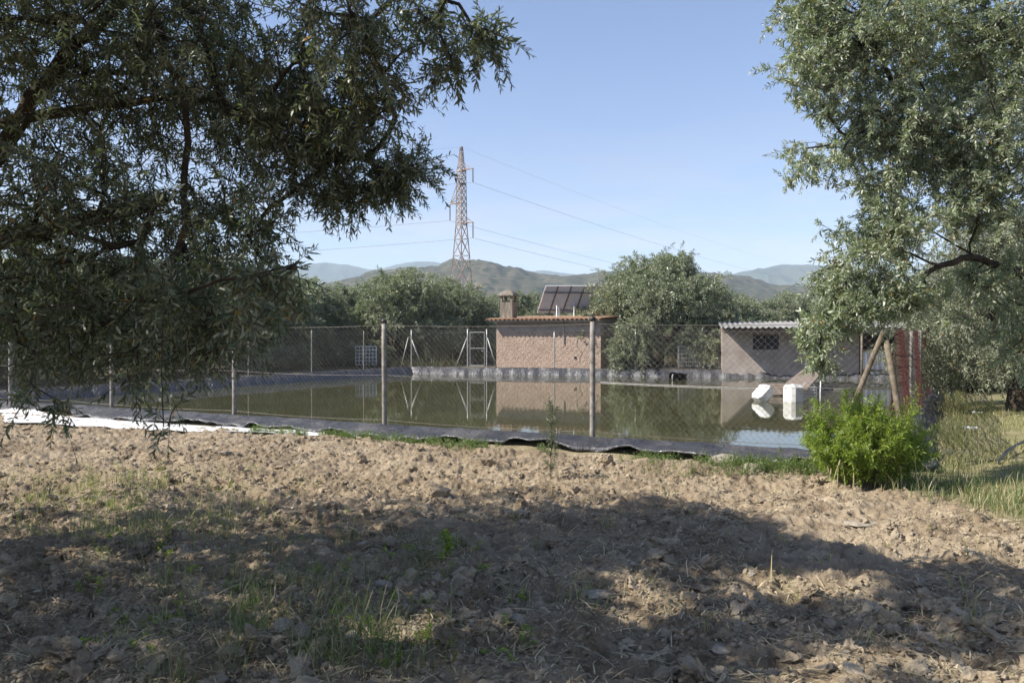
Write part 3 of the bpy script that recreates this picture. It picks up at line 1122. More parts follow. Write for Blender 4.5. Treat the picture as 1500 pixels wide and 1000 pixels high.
M['hill_near'] = hillmat('scrub_hill', [(.3, (.034, .038, .022)), (.5, (.08, .072, .045)), (.72, (.135, .108, .072))], .013, .95, (.022, .032, .017), .10)
M['hill_far'] = hillmat('wooded_hill', [(.3, (.03, .042, .03)), (.5, (.058, .065, .045)), (.72, (.12, .11, .085))], .003, .5, (.03, .045, .025), .03)


def ridge(name, prof, D, mat, depth, amp, seed):
    px, py = np.array(prof, float).T
    cols = np.linspace(px[0], px[-1], 420)
    rows = np.concatenate([np.linspace(-1, 0, 46), np.linspace(.04, .6, 12)])
    crest = (HY - np.interp(cols, px, py))
    ker = np.hanning(21)
    ker /= ker.sum()
    crest = np.convolve(np.pad(crest, 10, 'edge'), ker, 'valid')
    P = np.zeros((len(cols), len(rows), 3))
    for j, r_ in enumerate(rows):
        dd = D + r_ * depth
        x = (cols - 750) / F * dd
        f = np.cos(np.clip(r_, -1, 1) * math.pi / 2) ** 1.15 if r_ <= 0 else math.cos(r_ * 1.2)
        n = fbm(x / D * 14, np.full_like(x, dd / D * 14), 5, seed, .55) - .5
        rid = 1 - np.abs(2 * fbm(x / D * 22, np.full_like(x, dd / D * 9), 3, seed + 7) - 1)
        z = np.maximum(crest, 2) / F * D * f * (1 + amp * n * (1 - f * .75) + amp * .55 * (rid - .6) * (1 - f ** 6)) + CZ * f
        P[:, j] = np.stack([x, np.full_like(x, dd), z - .5 * (r_ < -.97)], -1)
    tag(MB().grid(P[:, ::-1]).build(name, mat, None, True), kind='structure')


ridge('scrub_hill', [(300, 452), (430, 432), (520, 413), (575, 400), (640, 394), (682, 388), (720, 392), (770, 403), (812, 413), (850, 406), (885, 403), (960, 405), (1040, 410), (1100, 415), (1170, 424), (1260, 436), (1400, 452)], 1150, M['hill_near'], 520, .75, 3)
ridge('distant_hill', [(330, 420), (400, 399), (462, 391), (500, 392), (545, 400), (600, 387), (645, 386), (700, 397), (742, 406), (775, 400), (800, 397), (840, 402), (870, 408), (960, 416), (1040, 440)], 3600, M['hill_far'], 900, .5, 13)
ridge('pale_hill', [(930, 430), (1000, 414), (1040, 406), (1090, 399), (1140, 392), (1182, 390), (1240, 397), (1330, 408), (1480, 425)], 2700, M['hill_far'], 700, .6, 23)


# ------------------------------------------------------------------ trees
def frame(T):
    ref = np.where(np.abs(T[:, 2:3]) < .9, np.array([[0, 0, 1.]]), np.array([[1., 0, 0]]))
    U = nrm(np.cross(T, ref))
    return U, np.cross(T, U)


def grow(limbs, attr, rg, step=.25, bend=.35, lift=.12, cap=.026):
    rcap = cap * step / .25
    cap = 4000 + sum(len(l) for l, r in limbs) + len(attr) * 14
    P = np.zeros((cap, 3))
    D = np.zeros((cap, 3))
    par = np.full(cap, -1)
    rmin = np.zeros(cap)
    n = 0
    for pts, (r0, r1) in limbs:
        pts = np.asarray(pts, float)
        seg = np.linalg.norm(np.diff(pts, axis=0), axis=1)
        cum = np.concatenate([[0], np.cumsum(seg)])
        m = max(3, int(cum[-1] / (step * .7)))
        s = np.linspace(0, cum[-1], m)
        # smooth interpolation
        q = np.stack([np.interp(s, cum, pts[:, k]) for k in range(3)], -1)
        for _ in range(3):
            q[1:-1] = (q[:-2] + 2 * q[1:-1] + q[2:]) / 4
        q[1:-1] += rg.normal(0, .018, q[1:-1].shape)
        first = -1 if n == 0 else int(np.argmin(np.sum((P[:n] - q[0]) ** 2, 1)))
        for k in range(0 if first < 0 else 1, m):
            P[n] = q[k]
            par[n] = first if (k == (0 if first < 0 else 1)) else n - 1
            D[n] = nrm(q[min(k + 1, m - 1)] - q[max(k - 1, 0)])
            rmin[n] = r0 + (r1 - r0) * k / (m - 1)
            n += 1
    tips = []
    for a in attr:
        df = a - P[:n]
        ds = np.sqrt(np.einsum('ij,ij->i', df, df)) + 1e-6
        cs = np.einsum('ij,ij->i', df, D[:n]) / ds
        i = int(np.argmin(ds * (1.35 - .5 * cs)))
        d = ds[i]
        m = int(min(13, max(2, round(d / step))))
        c = P[i] + D[i] * d * bend + np.array([0, 0, lift * d]) + rg.normal(0, .06 * d, 3)
        prev = i
        for k in range(1, m + 1):
            t = k / m
            q = (1 - t) ** 2 * P[i] + 2 * t * (1 - t) * c + t * t * a
            if k < m:
                q = q + rg.normal(0, .035 * d / m + .004, 3)
            P[n] = q
            par[n] = prev
            D[n] = nrm(q - P[prev])
            prev = n
            n += 1
        tips.append(prev)
    P, D, par, rmin = P[:n], D[:n], par[:n], rmin[:n]
    e = 2.35
    acc = np.zeros(n)
    isp = np.zeros(n, bool)
    isp[par[par >= 0]] = True
    acc[~isp] = .0042 ** e
    for k in range(n - 1, 0, -1):
        if par[k] >= 0:
            acc[par[k]] += acc[k]
    rad = np.maximum(np.minimum(acc ** (1 / e), rcap), rmin)
    return P, D, par, rad, np.array(tips)


def branch_mesh(P, D, par, rad, lo, hi):
    mb = MB()
    k = np.arange(len(P))
    for a, b, n in ((0, .012, 3), (.012, .035, 5), (.035, 9, 9)):
        s = k[(par >= 0) & (rad >= max(a, lo)) & (rad < min(b, hi))]
        if not len(s):
            continue
        p = par[s]
        main = rad[s] > .62 * rad[p]
        T0 = np.where(main[:, None], D[p], D[s])
        T1 = D[s]
        r1 = rad[s]
        r0 = np.where(main, np.minimum(rad[p], r1 * 1.6), r1 * 1.12)
        U1, W1 = frame(T1)
        U0, W0 = frame(T0)
        fl = (np.sum(U0 * U1, 1) < 0)[:, None]
        U0 = np.where(fl, -U0, U0)
        W0 = np.where(fl, -W0, W0)
        an = np.arange(n) / n * 2 * math.pi
        gn = 1.
        R0 = P[p][:, None] + r0[:, None, None] * (np.cos(an)[None, :, None] * U0[:, None] + np.sin(an)[None, :, None] * W0[:, None])
        R1 = P[s][:, None] + r1[:, None, None] * (np.cos(an)[None, :, None] * U1[:, None] + np.sin(an)[None, :, None] * W1[:, None])
        V = np.concatenate([R0, R1], 1)
        j = np.arange(n)
        q = np.stack([j, (j + 1) % n, n + (j + 1) % n, n + j], -1)
        mb.add(V.reshape(-1, 3), (np.arange(len(s))[:, None, None] * 2 * n + q[None]).reshape(-1, 4))
    return mb


def sprays(P, D, L, nl, rg, ll, lw, droop=.25, alpha=50, upb=.6, bare=0., lanc=False):
    """leaf quads and twig wires for twigs at P heading D of length L with nl leaves each"""
    n = len(P)
    t = bare + (1 - bare) * (np.arange(nl) // 2 * 2 + 1.) / (nl + 1)
    t = t[None] + rg.normal(0, .02, (n, nl))
    dz = np.array([0, 0, -1.])
    dr = (droop * (.5 + rg.random(n)))[:, None, None]
    pos = P[:, None] + (D[:, None] * t[..., None] + dz * dr * (t ** 2)[..., None]) * L[:, None, None]
    T = nrm(D[:, None] + dz * 2 * dr * t[..., None]).reshape(-1, 3)
    U, W = frame(T)
    kk = np.arange(nl)
    ph = (kk // 2) * (math.pi / 2) + (kk % 2) * math.pi
    ph = (ph[None] + rg.uniform(0, 6.28, n)[:, None] + rg.normal(0, .35, (n, nl))).ravel()
    al = R(alpha) * np.clip(1.15 - .6 * np.clip(t, 0, 1) ** 3, .3, 2) * (1 + rg.normal(0, .22, (n, nl)))
    al = al.ravel()
    l = nrm(T * np.cos(al)[:, None] + (U * np.cos(ph)[:, None] + W * np.sin(ph)[:, None]) * np.sin(al)[:, None] + np.array([0, 0, -.12]))
    sz = (ll * (1 + rg.normal(0, .2, n * nl)) * (1 - .35 * np.clip(t.ravel(), 0, 1) ** 4)).clip(ll * .4)
    up = nrm(np.array([[0, 0, upb]]) + rg.normal(0, .42, (n * nl, 3)) + T * .3)
    s = nrm(np.cross(l, up))
    nn = np.cross(s, l)
    b = pos.reshape(-1, 3)
    lwv = (lw / ll * sz * (1 + rg.normal(0, .15, n * nl)))[:, None] * .5
    szv = sz[:, None]
    if lanc:
        e = nn * lwv * .3
        V = np.stack([b, b + l * szv * .30 + s * lwv * .95 + e, b + l * szv * .70 + s * lwv * .85 + e - nn * szv * .03, b + l * szv - nn * szv * .08,
                      b + l * szv * .70 - s * lwv * .85 + e - nn * szv * .03, b + l * szv * .30 - s * lwv * .95 + e], 1)
        k6 = np.arange(n * nl)[:, None] * 6
        q = [k6 + np.array([[1, 2, 4, 5]]), np.concatenate([k6 + np.array([[0, 1, 5]]), k6 + np.array([[2, 3, 4]])])]
    else:
        V = np.stack([b, b + l * szv * .48 + s * lwv + nn * lwv * .35, b + l * szv - nn * szv * .08, b + l * szv * .48 - s * lwv + nn * lwv * .35], 1)
        q = [np.arange(n * nl)[:, None] * 4 + np.array([[0, 1, 2, 3]])]
    ts = np.linspace(0, .96, 4)
    tw = P[:, None] + (D[:, None] * ts[None, :, None] + dz * dr * (ts ** 2)[None, :, None]) * L[:, None, None]
    return V.reshape(-1, 3), q, tw


def blobs(bl, n, rg, shell=2.3):
    c = np.array([b[0] for b in bl], float)
    r = np.array([b[1] for b in bl], float)
    w = np.array([(b[2] if len(b) > 2 else 1.) for b in bl])
    w = w * np.prod(r, 1) ** .72
    k = rg.choice(len(bl), n, p=w / w.sum())
    k = np.concatenate([k, np.repeat(np.arange(len(bl)), [9 if len(b) < 3 or b[2] > .25 else 4 for b in bl])])
    n = len(k)
    d = nrm(rg.normal(size=(n, 3)))
    rr = rg.random(n) ** (1 / shell)
    return c[k] + d * r[k] * rr[:, None] * (1 + .12 * rg.normal(size=(n, 1)))


def tree_parts(limbs, attr, rg, twl, nl, ll, lw, droop, per=3, step=.25, down=.35, split=.035, tw=.0019, upb=.6, lanc=False, cap=.026):
    P, D, par, rad, tips = grow(limbs, attr, rg, step, cap=cap)
    trunk = branch_mesh(P, D, par, rad, split, 99)
    br = branch_mesh(P, D, par, rad, 0, split)
    tp = np.repeat(tips, per)
    up = par[tp]
    f = rg.random(len(tp))[:, None] * (np.arange(len(tp)) % per > 0)[:, None]
    p0 = P[tp] * (1 - f) + P[up] * f
    p0 = p0 - 0 * p0
    d = nrm(D[tp] * .8 + rg.normal(0, .55, (len(tp), 3)) * (np.arange(len(tp)) % per > 0)[:, None] + rg.normal(0, .2, (len(tp), 3)) + np.array([0, 0, -down]) * rg.random((len(tp), 1)))
    L = twl * (.55 + .8 * rg.random(len(tp)))
    V, q, twp = sprays(p0, d, L, nl, rg, ll, lw, droop, upb=upb, lanc=lanc)
    for k in range(3):
        br.wires(twp[:, k], twp[:, k + 1], tw)
    return trunk, br, (V, q)


def px_blobs(lst):
    return [(at(a, b, d), (rx / F * d, rd, ry / F * d), *w) for a, b, d, rx, ry, rd, *w in lst]


def left_tree():
    rg = np.random.default_rng(11)
    base = np.array([-5.9, 6.3, 0.])
    base[2] = float(gz(base[0], base[1], False)) - .1
    root = thing('olive_tree', 'large dark olive tree overhanging the near soil with long drooping sprays', 'olive tree', base)
    fork = base + [.25, 0, 1.5]
    limbs = [([base, base + [.05, .05, .7], fork], (.34, .25)),
             ([fork, at(-60, 352, 6.1), at(60, 345, 5.9), at(140, 322, 5.8), at(240, 290, 5.7)], (.14, .045)),
             ([fork, [-4.6, 6.6, 2.9], at(90, 90, 6.4), at(215, -20, 6.2), at(245, -120, 6)], (.11, .032)),
             ([at(215, -20, 6.2), at(238, 60, 6.0), at(275, 150, 5.9), at(283, 215, 5.9), at(270, 280, 5.8)], (.035, .012)),
             ([at(215, -40, 6.2), at(300, 20, 6.3), at(312, 95, 6.3), at(330, 160, 6.2)], (.035, .012)),
             ([fork, [-4.3, 5.9, 3.6], [-3.2, 5.4, 4.7], [-1.9, 5.2, 5.3]], (.12, .04)),
             ([[-4.3, 6.0, 3.4], at(330, 130, 6.5), at(400, 195, 6.5), at(470, 225, 6.4), at(560, 250, 6.2)], (.045, .010)),
             ([[-3.2, 5.4, 4.7], at(560, -60, 5.6), at(660, 5, 5.2), at(720, 60, 5.0)], (.03, .006)),
             ([fork, [-6.6, 4.8, 3.2], [-5.6, 3.6, 4.2], [-3.8, 3.0, 4.9]], (.16, .05)),
             ([fork, [-7.2, 6.8, 3.2], [-7.6, 7.4, 4.6]], (.16, .05))]
    B = px_blobs([(110, 110, 6.6, 260, 190, 1.7, 1.), (330, 90, 6.6, 210, 165, 1.6, 1.05), (500, 50, 5.1, 105, 110, .9, 1.3),
                  (465, 215, 6.5, 100, 85, 1.0, 1.25), (520, 275, 6.3, 75, 38, .45, .8), 
                  (130, 320, 5.9, 210, 100, 1.2, 1.2), (330, 320, 5.7, 95, 75, 1.0, 1.1), (470, 285, 6.2, 60, 30, .4),
                  (395, 425, 4.2, 50, 62, .35, 1.2), (300, 440, 5.0, 80, 70, .7, 1.6), (120, 450, 5.6, 180, 90, .9, 1.7), (280, 505, 5.2, 120, 45, .7, .55),
                  (120, 530, 4.9, 120, 45, .5, .2), (70, 610, 4.6, 40, 40, .3, .02), (225, 600, 4.4, 60, 55, .35, .04),
                  (440, 150, 5.8, 110, 110, .9, 1.1), (545, 135, 5.4, 50, 55, .5, 1.)])
    B += [((-5.8, 6.2, 4.9), (2.2, 2.0, 1.5), .6), ((-3.4, 5.6, 5.4), (2.0, 2.0, 1.1), .7), ((-2.3, 4.0, 5.4), (1.5, 1.3, .8), 1.4), ((-4.6, 3.1, 4.9), (2.1, 1.4, 1.1), 1.6),
          ((-7.2, 6.4, 3.6), (1.6, 2.2, 1.9), .5), ((-6.2, 4.0, 3.4), (1.6, 1.7, 1.5), 1.5), ((-3.9, 4.6, 4.6), (1.5, 1.2, .8), 1.), ((-2.6, 1.3, 5.0), (2.6, 1.6, 1.0), .75), ((.6, .3, 5.2), (2.2, 1.5, .8), .6), ((-3.5, -1.2, 4.6), (2.5, 1.8, 1.2), .5)]  # last blobs: unseen crown over the camera, added to block skylight from the soil
    attr = blobs(B, 7700, rg)
    X, Y = attr[:, 0] + 1.08 * attr[:, 2], attr[:, 1] + .245 * attr[:, 2]      # where each spray's shadow falls
    ok = (attr[:, 2] > .35) & ~((X > 2.75 + (7.5 - Y) * .42 + .5 * (fbm(Y * 2, Y * 0, 2, 4) - .5)) & (Y > 4.6))
    ok &= (fbm(X * .95, Y * 1.35, 3, 58) > .30) | (X < -.9) | (Y < 2.8)
    # the crown stops short in front of the lens
    ok &= ~((attr[:, 1] < 3.7) & (attr[:, 2] < 3.0) & (attr[:, 0] > -3.6))
    attr = np.concatenate([attr[ok], blobs(px_blobs([(600, 248, 6.2, 52, 30, .35), (570, 262, 6.2, 40, 24, .3), (630, 35, 5.2, 45, 38, .3), (690, 50, 5.05, 40, 22, .2), (722, 60, 5.0, 22, 12, .1), (655, 95, 5.3, 26, 20, .2), (545, 75, 5.3, 60, 70, .4)]), 70, rg)])
    tr, br, (V, q) = tree_parts(limbs, attr, rg, .24, 20, .057, .0125, .20, 3, .25, .3, lanc=True)
    tr.build('trunk', M['bark'], root, True)
    br.build('branches', M['bark'], root)
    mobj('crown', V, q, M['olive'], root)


left_tree()


def right_tree():
    rg = np.random.default_rng(12)
    base = np.array([9.9, 11.6, 0.])
    root = thing('olive_tree', 'large sunlit olive tree with silvery leaves hanging over the bush and the red netting', 'olive tree', base)
    fork = base + [-.3, 0, 1.6]
    limbs = [([base + [0, 0, -.2], base + [-.05, 0, .8], fork], (.36, .26)),
             ([fork, at(1560, 380, 11.4), at(1445, 300, 11.3), at(1410, 215, 11.2), at(1355, 195, 11.1), at(1310, 130, 11), at(1290, 90, 11)], (.15, .03)),
             ([at(1410, 215, 11.2), at(1345, 182, 11), at(1290, 182, 10.8), at(1240, 200, 10.7)], (.05, .015)),
             ([at(1430, 260, 11.3), at(1400, 165, 11.5), at(1350, 130, 11.6)], (.06, .015)),
             ([fork, at(1580, 200, 11.5), at(1500, 65, 11.5), at(1430, 42, 11.4), at(1360, 30, 11.2)], (.15, .03)),
             ([fork, at(1500, 400, 11.2), at(1420, 370, 10.9), at(1340, 410, 10.6), at(1280, 440, 10.3), at(1230, 470, 10.1)], (.10, .012)),
             ([fork, at(1640, 150, 11.5), at(1600, -50, 11.5), at(1480, -160, 11.5)], (.15, .04))]
    B = px_blobs([(1265, 55, 11, 105, 85, 1.1), (1195, 110, 10.7, 55, 80, .6, .9), (1190, 235, 10.6, 45, 45, .45, .8), (1290, 190, 11, 85, 75, .9, 1.1),
                  (1420, 70, 11.6, 110, 110, 1.3), (1410, 230, 11.2, 105, 105, 1.2, 1.1), (1300, 335, 10.6, 85, 55, .8, 1.1), (1255, 415, 10.2, 68, 50, .6, 1.1),
                  (1212, 480, 9.9, 32, 38, .35, 1.), (1275, 438, 10.2, 60, 24, .4, 1.), (1195, 512, 9.7, 20, 20, .2, .8), (1400, 350, 11.0, 100, 75, 1.), (1330, 412, 10.5, 75, 30, .6), (1440, 440, 11.2, 70, 60, .8, .6), (1190, 8, 11, 60, 60, .6),
                  (1480, 500, 11.2, 30, 55, .5, .4)])
    B += px_blobs([(1600, 150, 12, 140, 240, 1.8, .5), (1380, -110, 11.5, 220, 110, 1.6, .45), (1560, 380, 11.6, 70, 100, .9, .6)])
    attr = blobs(B, 4000, rg)
    u, v = attr[:, 0] / attr[:, 1], attr[:, 2] / attr[:, 1]
    attr = attr[fbm(u * 13, v * 13, 3, 63) > .32]
    attr = np.concatenate([attr, blobs(px_blobs([(1285, 420, 10.3, 75, 26, .5), (1222, 470, 9.9, 36, 36, .4), (1195, 500, 9.7, 22, 24, .25), (1198, 524, 9.6, 16, 10, .15), (1340, 425, 10.5, 45, 18, .4), (1255, 452, 10.0, 50, 30, .4), (1300, 442, 10.3, 45, 26, .4), (1292, 268, 10.8, 42, 26, .5)]), 200, rg)])
    tr, br, (V, q) = tree_parts(limbs, attr, rg, .24, 20, .066, .0175, .1, 3, .26, .1, upb=.5, lanc=True, cap=.017)
    tr.build('trunk', M['bark'], root, True)
    br.build('branches', M['bark'], root)
    mobj('crown', V, q, M['olive_sunlit'], root)


right_tree()


def olive_proto(seed, nat, ll, lw, wide=1., nl=16, low=.35, per=3, tone='olive_far'):
    rg = np.random.default_rng(seed)
    fork = np.array([rg.normal(0, .1), rg.normal(0, .1), .75])
    limbs = [([[0, 0, -.3], [.05, 0, .3], fork], (.36, .30))]
    B = []
    n = 5
    a0 = rg.uniform(0, 6)
    for k in range(n):
        a = a0 + k * 2 * math.pi / n + rg.normal(0, .25)
        r = rg.uniform(1.0, 1.6) * wide
        h = rg.uniform(2.5, 3.7)
        e = np.array([math.cos(a) * r, math.sin(a) * r, h])
        limbs.append(([fork, fork * .5 + e * .5 + [0, 0, -.15], e], (.17, .05)))
        B.append((e + [0, 0, rg.uniform(.1, .5)], (rg.uniform(.95, 1.35) * wide, rg.uniform(.95, 1.35) * wide, rg.uniform(.8, 1.15)), 1.))
        a += rg.normal(0, .3)
        B.append((np.array([math.cos(a) * (r + .75), math.sin(a) * (r + .75), h - rg.uniform(.9, 1.5)]), (rg.uniform(.7, 1.) * wide, rg.uniform(.7, 1.) * wide, rg.uniform(.7, 1.05)), .9))
    for k in range(4):
        a = rg.uniform(0, 6.28)
        B.append((np.array([math.cos(a) * .8, math.sin(a) * .8, rg.uniform(4.0, 4.6)]), (.75, .75, .65), .9))
    for k in range(9):
        a = a0 + k * .7 + rg.normal(0, .2)
        q = rg.uniform(1.9, 2.5) * wide
        B.append((np.array([math.cos(a) * q, math.sin(a) * q, rg.uniform(low + .25, 1.5)]), (.85, .85, .65), .8))
    attr = blobs(B, nat, rg)
    attr = attr[attr[:, 2] > low]
    tr, br, (V, q) = tree_parts(limbs, attr, rg, .5, nl, ll, lw, .25, per, .4, .2, .06, .005)
    mk = lambda nm, mb, mt, sm: raw(nm, np.concatenate(mb.V), [np.concatenate(v) for v in mb.F.values()], M[mt], sm)
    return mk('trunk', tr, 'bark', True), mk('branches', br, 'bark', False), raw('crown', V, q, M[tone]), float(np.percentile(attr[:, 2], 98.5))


PR = [olive_proto(100 + k, 980, .15, .052, w * 1.1) for k, w in enumerate((1., 1.15, 1.05, .9))]
PB = olive_proto(200, 1250, .13, .042, 1.2, 18, .3)         # the big one beside the hut
PN = olive_proto(300, 1300, .095, .03, 1.1, 18, .6)      # nearer ones past the path
FARC = olive_proto(400, 420, .22, .085, 1.3, 14, .6)


def plant(proto, px, ytop, d, rot, label, group=None, w=1.):
    x = (px - 750) / F * d
    s = (CZ + (HY - ytop) / F * d) / proto[3]
    root = thing('olive_tree', label, 'olive tree', (x, d, 0), group)
    root.rotation_euler = (0, 0, rot)
    root.scale = (s * w, s * w, s)
    for nm, me in zip(('trunk', 'branches', 'crown'), proto):
        link(nm, me, root)


rt_ = np.random.default_rng(77)
G1 = 'olive trees in the grove behind the pond'
plant(PB, 962, 379, 44, 2.1, 'big bushy olive tree right behind the fence between the hut and the shed', G1, 1.08)
plant(PR[1], 585, 404, 50, .4, 'broad round olive tree behind the corner of the bank, just short of the pylon', G1, 1.05)
plant(PR[0], 668, 420, 54, 1.7, 'olive tree behind the gate with the pylon rising above its crown', G1)
plant(PR[2], 500, 425, 52, 3.1, 'lower olive tree between the broad round one and the drooping dark sprays', G1)
plant(PR[3], 772, 434, 62, 2.4, 'small olive crown showing between the chimney and the solar panel', G1)
plant(PR[0], 1042, 428, 57, 5.1, 'olive tree whose crown merges with the big bushy one on its shed side', G1, 1.1)
plant(PR[2], 1108, 446, 58, 4.2, 'low olive crown just above the corrugated shed roof', G1, 1.15)
plant(PR[1], 1162, 434, 60, 2.9, 'taller olive crown above the middle of the shed roof', G1)
for k, (px, yt, d) in enumerate([(455, 432, 60), (545, 428, 64), (620, 424, 66), (705, 436, 68), (745, 440, 72), (900, 430, 66), (990, 430, 64), (1075, 440, 68)]):
    plant(PR[(k * 3 + 1) % 4], px, yt, d, k * 2.3, 'second row olive tree filling a gap behind the front row of the grove', G1, 1.15)
GL = 'olive trees crowding the shaded bank'
ll_ = 'dark olive tree on the shaded bank, half hidden by drooping sprays'
for k, (px, yt, d) in enumerate([(432, 412, 47), (372, 405, 43), (300, 395, 40), (205, 392, 37), (95, 385, 33), (-30, 380, 30), (-160, 370, 28), (250, 405, 48), (20, 405, 44), (150, 410, 52), (350, 415, 56)]):
    plant(PR[k % 4], px, yt, d, k * 1.9, ll_, GL, 1.1)
GR = 'olive trees beyond the grassy path'
plant(PN, 1492, 330, 19.5, 1.2, 'olive tree with a stout visible trunk beside the grassy path', GR, .92)
plant(PN, 1425, 385, 27, 3.4, 'olive tree whose low crown closes off the end of the grassy path', GR, 1.05)
plant(PR[3], 1400, 420, 42, 2.2, 'olive tree far behind the red netting, filling the gap over the path', GR, 1.2)
plant(PR[1], 1540, 360, 26, 5.2, 'olive tree mostly cut off by the picture edge past the stout trunk', GR)
plant(PR[0], 1290, 430, 52, .7, 'olive tree behind the shed where the silvery leaves overlap it', GR, 1.15)
GF = 'distant olive trees forming the treeline'
for k in range(46):
    d = rt_.uniform(66, 130)
    px = 395 + k * 21 + rt_.uniform(-10, 10)
    plant(FARC, px, HY - (rt_.uniform(3.6, 5.2) - CZ) / d * F, d, rt_.uniform(0, 6), 'distant olive crown merging into the treeline under the hills', GF, 1.25)


# ------------------------------------------------------------------ bush, weeds, grass
def make_bush():
    rg = np.random.default_rng(21)
    c = np.array([4.33, 9.75, 0.])
    c[2] = float(gz(c[0], c[1]))
    root = thing('green_bush', 'bright green leafy bush in front of the pond corner', 'bush', c)
    n = 170
    a = rg.uniform(0, 6.28, n)
    rr = np.sqrt(rg.random(n))
    b = np.stack([c[0] + np.cos(a) * rr * .36, c[1] + np.sin(a) * rr * .30, np.full(n, c[2] - .03)], -1)
    hgt = (1.06 - .30 * rr ** 2 - .16 * np.sin(a * 2 + 1) * rr) * rg.uniform(.55, 1.08, n)
    tip = b + np.stack([np.cos(a) * rr * .42, np.sin(a) * rr * .38, hgt], -1) + rg.normal(0, .05, (n, 3))
    mb = MB()
    pts = []
    dirs = []
    for p, q in zip(b, tip):
        t = np.linspace(0, 1, 7)[:, None]
        m = (p + q) / 2 + [*(rg.normal(0, .04, 2)), .12]
        cv = (1 - t) ** 2 * p + 2 * t * (1 - t) * m + t * t * q
        mb.tube(cv, np.linspace(.006, .0025, 7), 4)
        pts.append(cv)
    stems = np.array(pts)
    P, D, L = [], [], []
    for k, f in enumerate((.2, .33, .46, .58, .7, .8, .88, .97)):
        for rep in range(2 if f < .85 else 1):
            i = f * 6
            j = int(i)
            p = stems[:, j] + (stems[:, min(j + 1, 6)] - stems[:, j]) * (i - j)
            d = nrm(stems[:, min(j + 1, 6)] - stems[:, max(j - 1, 0)])
            d = nrm(d + rg.normal(0, .65 if f < .9 else .15, (n, 3)) + np.stack([np.cos(a), np.sin(a), 0 * a + .3], -1) * .35)
            P.append(p)
            D.append(d)
            L.append(rg.uniform(.10, .2, n) * (1.15 - .4 * f))
    P, D, L = np.concatenate(P), np.concatenate(D), np.concatenate(L)
    V, q, tw = sprays(P, D, L, 11, rg, .06, .0165, .05, 52, 1.0)
    for k in range(3):
        mb.wires(tw[:, k], tw[:, k + 1], .0014)
    mobj('crown', V, q, M['bush'], root)
    mb.build('stems', M['weedstem'], root)
    for k in range(12):
        mb = MB()
        x, y = c[0] + rg.uniform(-.6, .45), c[1] - rg.uniform(.3, .5)
        z0 = float(gz(x, y))
        h = rg.uniform(.2, .42)
        e = rg.normal(0, .05, 2)
        mb.tube([[x, y, z0 - .02], [x + e[0] * .4, y + e[1] * .4, z0 + h * .6], [x + e[0], y + e[1], z0 + h]], [.004, .0035, .003], 5)
        mb.tube([[x + e[0], y + e[1], z0 + h - .01], [x + e[0] * 1.2, y + e[1] * 1.2, z0 + h + .05]], [.008, .004], 6)
        mb.build('dry_stalk', M['straw'], root)


M['weedstem'] = simple('weed_stem', [(.3, (.07, .065, .035)), (.7, (.13, .115, .065))], 6, .8)
make_bush()


def blades(x, y, h, w, rg, lean=.35, zoff=0.):
    n = len(x)
    z = gz(x, y) - .01 + zoff
    a = rg.uniform(0, 6.28, n)
    ld = np.stack([np.cos(a), np.sin(a), 0 * a], -1)
    sd = np.stack([-np.sin(a), np.cos(a), 0 * a], -1)
    tw = rg.uniform(-.9, .9, n)[:, None]
    sd = nrm(sd + ld * tw)
    b = np.stack([x, y, z], -1)
    le = (np.abs(rg.normal(lean, lean * .6, n)) * h)[:, None]
    hh = h[:, None] * np.array([[0, 0, 1.]])
    w = w[:, None]
    V = np.stack([b - sd * w * .5, b + sd * w * .5,
                  b + hh * .42 + ld * le * .18 + sd * w * .5, b + hh * .42 + ld * le * .18 - sd * w * .5,
                  b + hh * .78 + ld * le * .55 + sd * w * .32, b + hh * .78 + ld * le * .55 - sd * w * .32,
                  b + hh * .97 + ld * le], 1)
    k = np.arange(n)[:, None] * 7
    q = np.concatenate([k + np.array([[0, 1, 2, 3]]), k + np.array([[3, 2, 4, 5]])])
    t = k + np.array([[5, 4, 6]])
    return V.reshape(-1, 3), q, t


def tuft_field(name, centers, per, spread, hr, wr, mat, seed, lean=.35):
    rg = np.random.default_rng(seed)
    c = np.repeat(np.asarray(centers)[:, :2], per, 0)
    sc = np.repeat(rg.uniform(.55, 1.25, len(centers)), per)
    x = c[:, 0] + rg.normal(0, 1, len(c)) * spread * sc
    y = c[:, 1] + rg.normal(0, 1, len(c)) * spread * sc
    h = rg.uniform(*hr, len(c)) * sc
    V, q, t = blades(x, y, h, rg.uniform(*wr, len(c)), rg, lean)
    o = mobj(name, V, [q, t], M[mat])
    return tag(o, kind='stuff')


rg = np.random.default_rng(31)
# grass on the path side
cx, cy = rg.uniform(4.6, 13, 5200), rg.uniform(7.2, 30, 5200)
cy = 7.2 + (cy - 7.2) ** 1.0
ok = (pathzone(cx, cy) > .5) & (sdist(cx, cy) > .5) & (cx < cy * .70 + 1)
dens = fbm(cx * .55, cy * .55, 3, 44)
edge = np.exp(-(sdist(cx, cy) - .9) ** 2 / .9) + np.exp(-((cx - 5.6) / 1.0) ** 2) * (cy < 11.5)
ok &= (dens + .35 * edge + rg.uniform(-.12, .12, len(cx))) > .52
o = tuft_field('path_grass', np.stack([cx, cy], -1)[ok], 11, .10, (.04, .17), (.004, .009), 'grass', 41, .6)
tag(o, 'dry and green grass covering the path beyond the bush', 'grass')
